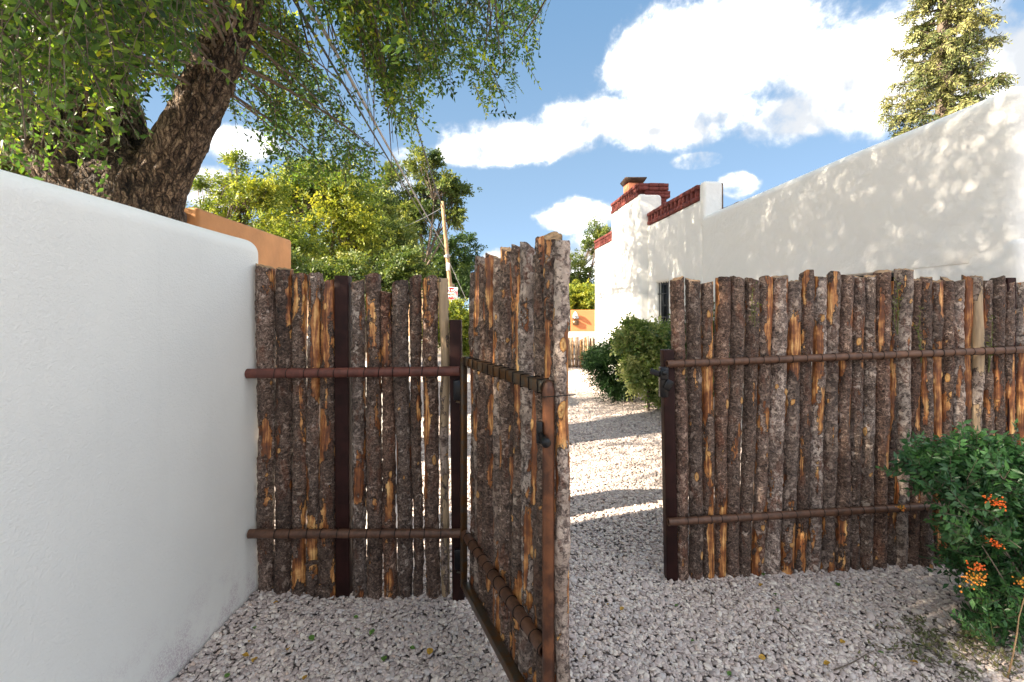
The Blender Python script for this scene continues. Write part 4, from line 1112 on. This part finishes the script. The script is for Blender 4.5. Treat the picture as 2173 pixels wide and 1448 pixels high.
# ---- spruce
rs = np.random.default_rng(33)
sp = thing('spruce_tree', (12.85, 14, 0), 'tall golden-lit spruce tree standing behind the roof of the white house', 'tree')
b = MB(); b.tube([(12.85, 14, z) for z in (-.1, 4, 8, 12, 16, 19)], [.30, .26, .21, .15, .08, .02], 10)
parts = []; CC = []; AA = []; TN = []
h = 5.2
while h < 18.5:
    R0 = 2.15 * (1 - (h - 6.5) / 13.0) if h > 6.5 else 2.2
    nb = int(rs.integers(5, 8)); a0 = rs.uniform(0, 6.28)
    for k in range(nb):
        a = a0 + k * 6.28 / nb + rs.normal(0, .2); R = R0 * rs.uniform(.5, 1.0) * (.78 if h > 6.8 else 1.0); dr = rs.uniform(.12, .35)
        t = np.linspace(0, 1, 7)[:, None]; d = np.array([math.cos(a), math.sin(a), 0])
        Pb = np.array([12.85, 14, h]) + d * R * t + np.array([0, 0, 1.0]) * (-dr * R * t + .25 * R * t ** 2.2)
        b.tube(Pb, np.linspace(.035, .008, 7), 5, False)
        sd = np.array([-d[1], d[0], 0]); m_ = int(38 * R / 1.6) + 6; tn = rs.uniform(.3, 1)
        for q in range(m_):
            tt = rs.uniform(.25, 1.0); i = int(tt * 6 * .999); pp = Pb[i] + (Pb[min(i + 1, 6)] - Pb[i]) * (tt * 6 - i)
            sl_ = rs.choice([-1, 1]); CC.append(pp); AA.append(d * .5 + sd * sl_ * rs.uniform(.3, 1.0) + np.array([0, 0, rs.uniform(-.9, .1)])); TN.append(tn)
    h += rs.uniform(.28, .42)
CC, AA, TN = np.array(CC), np.array(AA), np.array(TN)
V, T, r, tw = sprays(CC, AA, rs.uniform(.2, .45, len(CC)), 16, .12, .30, rs, .35, .7, True, np.clip(TN + rs.normal(0, .2, len(TN)), 0, 1), .006)
crown_obj(sp, [(V, T, r)], M['needle'])
V2, Q2 = twigs_geo(tw, .007); b.add(V2, Q2)
b.build('trunk', M['twig'], sp, True)

# ------------------------------------------------------------------ the big elm
elm = thing('elm_tree', (-3.6, 4.6, 0), 'huge old elm with furrowed forked trunk and leafy canopy over the white garden wall', 'tree')
DZ = 4.6
def limb(pts, n=60, nr=44, name='limb', seed=0, rough=1.0):
    """pts: (px, py, width px, depth)"""
    P_ = np.array([W(p[0], p[1], p[3]) for p in pts]); R = np.array([p[2] / 2 / F * p[3] for p in pts])
    t = np.linspace(0, len(pts) - 1, n); i = np.minimum(t.astype(int), len(pts) - 2); f_ = (t - i)[:, None]
    def cr(A):
        A = A if A.ndim > 1 else A[:, None]
        e = np.concatenate([2 * A[:1] - A[1:2], A, 2 * A[-1:] - A[-2:-1]])
        p0, p1, p2, p3 = e[i], e[i + 1], e[i + 2], e[i + 3]
        return .5 * (2 * p1 + (p2 - p0) * f_ + (2 * p0 - 5 * p1 + 4 * p2 - p3) * f_ ** 2 + (3 * p1 - p0 - 3 * p2 + p3) * f_ ** 3)
    Pc = cr(P_); Rc = cr(R)[:, 0]
    m_ = MB(); m_.tube(Pc, Rc, nr, True)
    V = m_.V[0]; ax = np.concatenate([np.repeat(Pc, nr, axis=0), Pc[:1], Pc[-1:]])
    s = np.concatenate([np.repeat(np.arange(n), nr) / n, [0, 1]]) * len(pts)
    th = np.concatenate([np.tile(np.linspace(0, 2 * np.pi, nr, endpoint=False), n), [0, 0]])
    sl_ = np.cumsum(np.r_[0, np.linalg.norm(np.diff(Pc, axis=0), axis=1)]); sl_ = np.concatenate([np.repeat(sl_, nr), [0, sl_[-1]]])
    rr = np.concatenate([np.repeat(Rc, nr), Rc[:1], Rc[-1:]])
    cp = np.stack([np.cos(th) * rr * 19 + seed, np.sin(th) * rr * 19 + sl_ * .5, sl_ * 2.6], -1)
    rid = 1 - np.abs(fbm(cp, 2, .5) * 2 - 1) * 2.2; fine = fbm(cp * np.array([2.6, 2.6, 3.2]) + 9, 3, .6) - .5
    low = fbm(cp * .16 + 4, 2) - .5
    dsp = np.clip(rid, -.3, 1) * .035 + fine * .045 + low * .10
    nrm = unit(V - ax + 1e-6)
    V = V + nrm * (dsp * np.minimum(1, rr / .15))[:, None] * rough
    hh = np.clip(.5 + (rid - .4) * .35 + fine * .8, 0, 1)
    col = np.stack([hh, hh, hh, np.ones_like(hh)], -1)
    o_ = np.array(elm.location)
    Fs = [np.concatenate(m_.Q), np.concatenate(m_.T)]
    link(name, mesh(name, V - o_, Fs, True, (M['trunk'],), None, None, col), elm, o_)
    return Pc, Rc
nodes = []
def L_(pts, **k):
    P_, R_ = limb(pts, **k); nodes.extend(list(zip(P_, R_))); return P_
limb([(262, 1100, 270, DZ), (264, 800, 225, DZ), (265, 600, 200, DZ), (264, 470, 190, DZ), (262, 400, 180, DZ), (258, 350, 130, DZ), (252, 320, 60, DZ)], n=150, nr=90, name='trunk', seed=3)
L_([(312, 560, 80, DZ), (318, 450, 92, DZ), (345, 370, 90, DZ - .05), (398, 270, 82, DZ - .1), (448, 165, 78, DZ - .15), (492, 60, 72, DZ - .2), (530, -50, 66, DZ - .2), (560, -200, 60, DZ - .1), (620, -400, 45, DZ)], n=150, nr=60, seed=7)
L_([(280, 520, 100, DZ), (245, 400, 112, DZ), (205, 300, 100, DZ), (160, 190, 90, DZ), (130, 80, 92, DZ), (105, -60, 80, DZ), (60, -300, 55, DZ)], n=130, nr=56, seed=17)
L_([(260, 560, 90, DZ - .1), (200, 440, 105, DZ - .15), (120, 340, 92, DZ - .25), (40, 235, 80, DZ - .4), (-60, 130, 66, DZ - .6), (-250, -60, 50, DZ - .9)], n=110, nr=48, seed=27)
L_([(320, 470, 70, DZ + .3), (296, 350, 66, DZ + .4), (270, 260, 56, DZ + .5), (240, 150, 46, DZ + .6), (225, 0, 40, DZ + .8), (260, -200, 34, DZ + 1)], n=80, nr=32, seed=37)
# big boughs above the frame that carry the outer canopy
tb = MB()
rs = np.random.default_rng(71)
def bough(p0, p1, r0, r1, up=.1):
    P_ = bez(p0, p1, rs, .12, 12, up); R_ = np.linspace(r0, r1, 12); tb.tube(P_, R_, 8, False); nodes.extend(list(zip(P_, R_))); return P_
topR = W(540, -50, DZ - .2); topM = W(120, 20, DZ); topL = W(-60, 130, DZ - .6)
ENDS = [((-.6, 4.6, 6.2), topR, .13), ((.6, 5.4, 5.6), topR, .12), ((-1.2, 3.0, 7.6), topR, .12), ((-2.0, 5.6, 8.5), topR, .12), ((.2, 3.6, 7.8), topR, .10),
        ((-4.5, 2.5, 9.0), topM, .14), ((-3.6, 5.5, 9.6), topM, .13), ((-5.5, .5, 7.6), topL, .14), ((-7.5, 2.5, 7.5), topL, .13), ((-3.5, .2, 6.6), topL, .12),
        ((-6.5, 4.5, 8.6), topM, .12), ((-2.4, 1.2, 7.4), topM, .12), ((-4.6, -1.0, 6.4), topL, .11), ((-7.0, -.5, 6.2), topL, .11), ((-2.0, -.4, 5.6), topL, .09)]
for e, p0, r0 in ENDS: bough(p0, np.array(e), r0, .035)

ROWS = {  # leaf density over the visible part of the canopy, 50 px cells from x = 0
    -2: '999999999999999999999999999', -1: '999999999999999999999864000',
    0: '99999999999999999999875000', 1: '99999999988899999988864000', 2: '99999999965667999876563000', 3: '99999973334888888732432000',
    4: '98888600014888888600110000', 5: '87766300001677777400000000', 6: '36655100000456765000000000', 7: '02543000000013563000000000', 8: '00013310000000000000000000'}
def dens_at(px, py):
    r = math.floor(py / 50)
    if px < 0: return 9 if r < 6 else (5 if r < 7 else 0)
    if r < -2: r = -2
    if r > 8 or px >= 1300: return 0
    c = int(px / 50); s = ROWS[r]
    return int(s[c]) if c < len(s) else 0
def near_ray(q, p, r):
    w = q - np.array(p); return np.linalg.norm(w - SUN * w.dot(SUN)) < r
def ok_view(q, dmin=8):
    if q[1] <= .15: return True
    px, py = CX + q[0] / q[1] * F, HY - (q[2] - EYE) / q[1] * F
    if not (-80 < px < 2250 and py > -60): return True
    if px > 1050 or dens_at(px, py) < dmin: return False
    if abs(px - 604 - .60 * (py + 60)) < 48 and -60 < py < 420: return False
    lx = 350 + (470 - py) * .40
    if abs(px - lx) < 150 and q[1] < 5.3: return False
    return q[1] > 5.3 or px > 600
cl = []; tries = 0
while len(cl) < 620 and tries < 40000:
    tries += 1
    px, py = rs.uniform(-120, 1180), rs.uniform(-110, 440)
    if rs.random() * 9 > dens_at(px, py): continue
    lo_d = 1.9 if px < 250 else (2.2 if px < 420 else 3.4); hi_d = 5.2 if px < 450 else (8.8 if rs.random() < .35 else 6.0)
    d = lo_d + (hi_d - lo_d) * rs.random() ** (1.6 if px < 420 else .9)
    lx = 350 + (470 - py) * .40
    if abs(px - lx) < 125 and py > 20 and d < DZ + .6:
        if rs.random() < .45: continue
        d = rs.uniform(DZ + .7, 6.5)
    if 0 < px < 340 and py > 90 and d < DZ + .7:
        if rs.random() < (.72 if py > 160 else .5):
            if rs.random() < .55: continue
            d = rs.uniform(DZ + .9, 6.4)
    if px > 540 and d < 5.0: d = rs.uniform(5.0, 8.5)
    p = W(px, py, d)
    if p[0] > -1.75 and d < 2.9 and p[2] < 2.6: continue
    cl.append((p, d, px, py))
lit_keep = []
outer = []
Cen = np.array([-3.9, 3.8, 7.2]); Rad = np.array([4.4, 3.9, 3.0])
LIT = []
tries = 0
while len(outer) < 270 and tries < 60000:
    tries += 1
    v = rs.normal(0, 1, 3); v /= np.linalg.norm(v); q = Cen + v * Rad * rs.uniform(.55, 1.0)
    if q[2] < 4.0: continue
    if not ok_view(q) or (near_ray(q, (-3.0, 3.2, 3.4), 1.3) and rs.random() < .75): continue
    g0 = q - SUN * (q[2] / SUN[2])            # where its shadow meets the ground
    if -.6 < g0[0] < 2.6 and 4.9 < g0[1] < 9.0 and rs.random() < .62: continue
    outer.append(q)
# extra crown clumps, added on the sun side to shade the house wall
n_t = 0
while n_t < 620:
    yy = rs.uniform(2.6, 9.2); tgt = np.array([house_x(yy), yy, rs.uniform(1.2, 3.3)])
    q = tgt + SUN * rs.uniform(5.0, 10.0)
    if not ok_view(q): continue
    n_t += 1
    if yy > 6.5 and rs.random() < .35: continue
    if near_ray(q, (2.15, 7.7, .8), .9): continue
    outer.append(q)
n_t = 0
while n_t < 120:  # clumps added to keep sun off the gate and near gravel
    tgt = np.array([rs.uniform(-.3, .35), rs.uniform(1.5, 2.7), rs.uniform(1.1, 1.95)]) if n_t % 2 else np.array([rs.uniform(.6, 3.3), rs.uniform(1.2, 4.4), rs.uniform(0, 1.8)])
    q = tgt + SUN * rs.uniform(5.5, 9.5)
    if q[2] < 3.6: continue
    if not ok_view(q) or (near_ray(q, (-3.0, 3.2, 3.4), 1.3) and rs.random() < .75): continue
    n_t += 1; outer.append(q)
n_t = 0
while n_t < 110:  # clumps added to shade the far part of the house
    yy = rs.uniform(8.8, 13.2); tgt = np.array([house_x(yy) - .1, yy, rs.uniform(1.6, 4.3)])
    q = tgt + SUN * rs.uniform(7.5, 11.5); px, py = CX + q[0] / q[1] * F, HY - (q[2] - EYE) / q[1] * F
    if py > -60 and dens_at(px, py) < 7: n_t += .1; continue
    n_t += 1; outer.append(q)
n_t = 0
while n_t < 26:               # sparse outer sprays added to dapple the path
    q = np.array([rs.uniform(.4, 2.2), rs.uniform(4.6, 9.0), 0]) + SUN * rs.uniform(8.5, 13)
    if q[2] < 3.6 or not ok_view(q): n_t += .02; continue
    n_t += 1; outer.append(q)
CC = []; AA = []; LN = []; TN = []
for p, d, px, py in cl:
    m_ = int(rs.integers(6, 11)); sg_ = .17 if d < 3 else .24
    drp = rs.uniform(.3, 1.1)
    dirn = unit(np.array([rs.normal(0, .7), rs.normal(0, .6), -drp]))
    q = p + rs.normal(0, 1, (m_, 3)) * sg_; tn = rs.uniform(0, 1)
    CC.append(q); AA.append(dirn + rs.normal(0, .45, (m_, 3))); LN.append(rs.uniform(.18, .42, m_)); TN.append(np.clip(tn * .8 + rs.normal(0, .15, m_), 0, 1))
CC, AA, LN, TN = map(np.concatenate, (CC, AA, LN, TN))
keep = []
for p, a_, l_ in zip(CC, AA, LN):
    ok = not (p[0] > -1.85 and p[1] < 2.9 and p[2] < 2.4)
    for e in (p, p + unit(a_) * l_ * .9 - np.array([0, 0, .25 * l_])):
        px, py = CX + e[0] / e[1] * F, HY - (e[2] - EYE) / e[1] * F
        dd = dens_at(px, py)
        lx = 350 + (470 - py) * .40
        if abs(px - lx) < 85 and py > 35 and e[1] < 5.2 and rs.random() < .88: ok = False
        if 40 < px < 330 and py > 170 and e[1] < 4.5 and rs.random() < .45: ok = False
        if abs(px - 604 - .60 * (py + 60)) < 40 and rs.random() < .95: ok = False
        ok = ok and (dd > 2 or (dd > 0 and rs.random() < .5) or (dd == 0 and rs.random() < .04))
    keep.append(ok)
keep = np.array(keep)
CC, AA, LN, TN = CC[keep], AA[keep], LN[keep], TN[keep]
far_ = CC[:, 1] > 4.4
V, T, r, tw = sprays(CC[~far_], AA[~far_], LN[~far_], 11, .052, .48, rs, .3, .8, False, TN[~far_], .003)
parts = [(V, T, r)]
V, T, r, tw2 = sprays(CC[far_], AA[far_], LN[far_] * 1.15, 11, .072, .46, rs, .3, .8, False, TN[far_], .003)
parts.append((V, T, r))
V2, Q2 = twigs_geo(tw2, .0045); tb.add(V2, Q2)
V2, Q2 = twigs_geo(tw, .0035); tb.add(V2, Q2)
C2 = []; A2 = []
for q in outer:
    m_ = 13; C2.append(q + rs.normal(0, 1, (m_, 3)) * .42); A2.append(rs.normal(0, .7, (m_, 3)) + np.array([0, 0, -.2]))
C2, A2 = np.concatenate(C2), np.concatenate(A2)
kk = [ok_view(p, 5) for p in C2]
C2, A2 = C2[np.array(kk)], A2[np.array(kk)]
V, T, r, _ = sprays(C2, A2, rs.uniform(.3, .6, len(C2)), 12, .066, .55, rs, .3, .8, True)
parts.append((V, T, r))
crown_obj(elm, parts, M['elm_leaf'])
NP_ = np.array([a for a, _ in nodes])
def in_view_gap(P_):
    for p in P_[1:]:
        px, py = CX + p[0] / p[1] * F, HY - (p[2] - EYE) / p[1] * F
        if p[1] > .15 and -20 < px < 2200 and -20 < py and dens_at(px, py) < 3: return True
    return False
cnt = 0
allc = [c[0] for c in cl] + outer
for q in allc:
    if rs.random() > .45: continue
    dd = np.linalg.norm(NP_ - q, axis=1) + np.maximum(0, NP_[:, 2] - q[2]) * -.2
    i = int(np.argmin(dd + rs.uniform(0, .5, len(dd))))
    P_ = bez(NP_[i], q, rs, .22, 7, .12)
    if in_view_gap(P_): continue
    L0 = np.linalg.norm(NP_[i] - q)
    tb.tube(P_, np.linspace(min(.018, .006 + .005 * L0), .003, 7), 5, False)
    if cnt < 160: nodes.extend([(p_, .01) for p_ in P_[3:]])
    cnt += 1
tb.build('branches', M['twig'], elm, True)

# ------------------------------------------------------------------ firethorn in the right foreground
rs = np.random.default_rng(91)
py_ = thing('firethorn_bush', (2.45, 2.3, 0), 'firethorn bush with glossy dark leaves and orange berries in the right foreground', 'bush')
BL = [(1985, 1005, 48), (2040, 985, 40), (2090, 1000, 52), (2150, 990, 45), (2040, 1060, 50), (2110, 1080, 70), (2080, 1160, 60), (2150, 1150, 80), (2100, 1240, 50), (2170, 1240, 80), (2120, 1310, 40), (2175, 1330, 60), (2240, 1100, 90), (2250, 1250, 90), (2060, 1120, 40), (1945, 1000, 20)]
DP = 2.36
ends = []; CC = []; AA = []; TN = []
gb = np.array([2.58, 2.35, -.02]); sb_ = MB()
for px, py, r in BL:
    for _ in range(max(4, int(r / 3))):
        v = unit(rs.normal(0, 1, 3)); q = W(px, py, DP + rs.normal(0, .06)) + v * r / F * DP * rs.uniform(.2, .95)
        if q[2] < .05: continue
        ends.append(q)
for q in ends:
    P_ = bez(gb + rs.normal(0, .05, 3) * np.array([1, 1, 0]), q, rs, .14, 9, .10)
    if rs.random() < .22: sb_.tube(P_, np.linspace(.0065, .002, 9), 5, False)
    d = unit(P_[-1] - P_[-3]); m_ = 6
    CC.append(q + rs.normal(0, .026, (m_, 3))); AA.append(d + rs.normal(0, .7, (m_, 3)) + np.array([-.1, 0, .25])); TN.append(np.clip(np.full(m_, rs.uniform(0, .9)) + rs.normal(0, .1, m_), 0, 1))
CC, AA, TN = map(np.concatenate, (CC, AA, TN))
V, T, r, tw = sprays(CC, AA, rs.uniform(.06, .15, len(CC)), 11, .043, .45, rs, .05, .9, False, TN, .002)
crown_obj(py_, [(V, T, r)], M['pyr_leaf'], 'foliage')
V2, Q2 = twigs_geo(tw, .0018); sb_.add(V2, Q2); sb_.build('stems', M['twig'], py_, True)
def berries(px, py, n, sx, sy, m, lab, slope=.0, d=DP - .16):
    c = W(px, py, d); b = MB(); st = MB(); root = c + np.array([.015, .04, -.02 if slope else .0])
    ph = (1 + 5 ** .5) / 2
    I = unit(np.array([[-1, ph, 0], [1, ph, 0], [-1, -ph, 0], [1, -ph, 0], [0, -1, ph], [0, 1, ph], [0, -1, -ph], [0, 1, -ph], [ph, 0, -1], [ph, 0, 1], [-ph, 0, -1], [-ph, 0, 1]], float))
    TI = [[0, 11, 5], [0, 5, 1], [0, 1, 7], [0, 7, 10], [0, 10, 11], [1, 5, 9], [5, 11, 4], [11, 10, 2], [10, 7, 6], [7, 1, 8], [3, 9, 4], [3, 4, 2], [3, 2, 6], [3, 6, 8], [3, 8, 9], [4, 9, 5], [2, 4, 11], [6, 2, 10], [8, 6, 7], [9, 8, 1]]
    for _ in range(n):
        a, e = rs.normal(0, .55, 2); q = c + np.array([a * sx, rs.normal(0, .012), e * sy - a * sx * slope])
        b.add(I * rs.uniform(.0035, .0052) + q, (), TI)
        st.tube([root, (root + q) / 2 + np.array([0, 0, .004]), q], .0008, 3, False)
    o = b.build('berry_cluster', m, py_, True); o['label'] = lab
    st.build('berry_stems', M['vine'], o)
M['vine'] = simple('green_stem', (.14, .16, .04), .6, 0, .3, 20, 0)
berries(2112, 1066, 60, .045, .022, M['berry'], 'deep orange berry cluster, topmost of the bush', .35)
berries(2108, 1152, 42, .040, .014, M['berry'], 'narrow red-orange berry cluster in the middle of the bush', .45)
berries(2072, 1203, 34, .036, .016, M['berry'], 'orange berries above a cluster of yellow ones')
berries(2066, 1228, 70, .052, .034, M['berry_y'], 'yellow ripening berry cluster, lowest of the bush')
berries(1913, 1078, 14, .012, .020, M['berry_y'], 'small yellow berry cluster at the bush tip on the rail', 0, 2.55)
berries(2164, 1235, 22, .02, .02, M['berry_y'], 'yellow berry cluster at the right edge')
def sprig(name, label, base, heads, leafm, L, n, seed, cat='plant', droop=.05):
    rs = np.random.default_rng(seed); root = thing(name, tuple(base), label, cat); st = MB(); CC = []; AA = []
    for h_ in heads:
        P_ = bez(base, np.array(h_), rs, .15, 8, .1); st.tube(P_, np.linspace(.003, .001, 8), 5, False)
        for i in range(2, 8): CC.append(P_[i]); AA.append(unit(P_[i] - P_[i - 2]) + rs.normal(0, .3, 3))
    CC, AA = np.array(CC), np.array(AA)
    V, T, r, _ = sprays(CC, AA, np.full(len(CC), L * 1.5), n, L, .45, rs, droop, .9, False, rs.uniform(.7, 1, len(CC)))
    crown_obj(root, [(V, T, r)], leafm, 'foliage'); st.build('stems', M['vine'], root, True)
b0 = W(2110, 1385, 2.22); b0[2] = 0
sprig('seedling', 'bright green sprig of young leaves on the gravel below the firethorn bush', b0, [W(2060, 1325, 2.2), W(2035, 1315, 2.22), W(2085, 1335, 2.15), W(2100, 1310, 2.2)], M['pyr_leaf'], .028, 5, 4)
# dead trimmings on the gravel below the bush
rs = np.random.default_rng(14)
tr = thing('pruned_trimmings', (1.95, 2.25, 0), 'heap of olive leaf trimmings lying on the gravel beside the firethorn bush', 'trimmings')
CC = np.column_stack([rs.normal(2.10, .16, 90), rs.normal(2.22, .10, 90), np.zeros(90)]); CC[:, 2] = gz(CC[:, 0], CC[:, 1]) + rs.uniform(.012, .04, 90)
AA = rs.normal(0, 1, (90, 3)) * np.array([1, 1, .12])
V, T, r, tw = sprays(CC, AA, rs.uniform(.05, .12, 90), 6, .028, .45, rs, 0, .9, False, rs.uniform(.2, .8, 90), .002)
o = crown_obj(tr, [(V, T, r)], M['dry_leaf'], 'leaves')
V2, Q2 = twigs_geo(tw, .002); b = MB(); b.add(V2, Q2); b.build('stems', M['twig'], tr)
# dry stalk
b = MB(); b.tube([W(2138, 1440, 2.05), W(2150, 1390, 2.06), W(2158, 1345, 2.08), W(2162, 1310, 2.1), W(2176, 1262, 2.14)], [.0035, .0032, .003, .0025, .002], 6)
o = b.build('dry_stalk', M['pole'], None, True, tuple(W(2138, 1440, 2.05))); tag(o, 'thin dry tan stalk leaning against the firethorn at the right edge', 'stalk')
# ivy sprigs growing through the right fence
for k, (px, py, hs_) in enumerate([(1600, 650, 'pale green vine sprig poking out near the left end of the right fence'), (1905, 640, 'pale green vine leaves running down a log right of the fence middle'), (2098, 720, 'pale green vine leaves near the dark steel post of the right fence'), (1955, 700, 'pale green vine leaves beside the tallest silvery log')]):
    z = zr(px) + .01; base = W(px, py + 70, z + .03)
    sprig('vine_sprig', hs_, base, [W(px + rs.uniform(-8, 8), py - 40, z), W(px + rs.uniform(-10, 10), py, z)], M['mid_leaf'], .020, 3, 60 + k, 'vine', .1)

# ------------------------------------------------------------------ fallen leaves and twigs
def fallen(seed):
    rs = np.random.default_rng(seed); n = 7; V = []; Q = []
    for i in range(n):
        t = i / (n - 1); w = .42 * math.sin(math.pi * min(1, t * .95 + .03)) ** .8; z = .12 * math.sin(t * 3) + rs.uniform(-.02, .02)
        V += [[t - .5, -w, z + .16 * rs.uniform(.3, 1)], [t - .5, 0, z], [t - .5, w, z + .16 * rs.uniform(.3, 1)]]
    for i in range(n - 1):
        for j in (0, 1): a = i * 3 + j; Q.append([a, a + 3, a + 4, a + 1])
    V = np.array(V); V = np.concatenate([V, V + np.array([0, 0, -.015])]); Q = np.array(Q); Q = np.concatenate([Q, Q[:, ::-1] + n * 3])
    return V, Q
FL = [(582, 1258, 1, 1.0), (585, 1290, 1, .7), (520, 1402, 1, 1.0), (541, 1408, 1, 1.0), (612, 1380, 1, .8), (648, 1439, 1, .9), (530, 1372, 1, .6), (540, 1345, 0, .7), (661, 1355, 0, 1.0), (755, 1310, 0, .7), (790, 1340, 0, 1.0),
      (815, 1398, 0, 1.0), (875, 1376, 0, .8), (912, 1385, 1, 1.1), (482, 1445, 0, .8), (760, 1335, 0, .6), (1320, 1300, 1, .8), (1615, 1250, 1, .9), (1620, 1228, 0, .9), (1777, 1250, 0, 1.1), (1436, 1293, 0, .7), (1617, 1408, 1, .9),
      (1755, 1420, 1, .9), (1940, 1415, 1, 1.0), (1788, 1373, 1, .8), (1645, 1270, 0, .6), (1548, 1440, 0, .7), (1650, 1305, 0, .6), (1870, 1395, 0, .7), (1290, 1290, 1, .5), (1240, 1400, 1, .6), (1470, 1370, 0, .6)]
fm = {}
for k, (px, py, y_, s) in enumerate(FL):
    d = EYE * F / (py - HY); p = W(px, py, d); key = (k % 4, y_)
    if key not in fm:
        V, Q = fallen(k % 4 + 3); fm[key] = mesh('fallen_leaf', V * .042, [Q], True, (M['fallen_y'] if y_ else M['fallen_g'],))
    zz_ = float(gz(np.array([p[0]]), np.array([p[1]]))[0]) + .020
    o = link('fallen_leaf', fm[key], None, (p[0], p[1], zz_), (rng.normal(0, .2), rng.normal(0, .2), rng.uniform(0, 6.28))); o.scale = (s * .8,) * 3
    left = px < 1000
    far_w = 'at fence foot' if py < (1330 if left else 1300) else ('mid gravel' if py < 1400 else 'at the near edge')
    col_w = (('nearest the white wall' if px < 600 else ('in the middle' if px < 760 else 'nearest the gate')) if left else ('beside the gate' if px < 1400 else ('in the middle' if px < 1660 else 'nearest the firethorn')))
    tag(o, ('small yellow' if y_ else 'small green') + ' leaf ' + ('left' if left else 'right') + ' of gate, ' + far_w + ', ' + col_w, 'leaf',
        ('yellow' if y_ else 'green') + ' fallen leaves ' + ('left' if left else 'right') + ' of the gate')
for px0, py0, px1, py1, lab in ((1770, 1432, 1860, 1390, 'long thin dark twig lying on the gravel in front of the right log fence'), (1640, 1325, 1705, 1375, 'short bent twig on the gravel left of the long dark one'), (1495, 1258, 1520, 1290, 'tiny twig on the gravel near the foot of the right log fence')):
    pts = []
    for t in np.linspace(0, 1, 7):
        py = py0 + (py1 - py0) * t; d = EYE * F / (py - HY); p = W(px0 + (px1 - px0) * t + 6 * math.sin(t * 5), py, d); p[2] = float(gz(p[:1], p[1:2])[0]) + .018; pts.append(p)
    b = MB(); b.tube(pts, np.linspace(.0035, .0018, 7), 5); o = b.build('twig', M['twig'], None, True, tuple(pts[0])); tag(o, lab, 'twig')
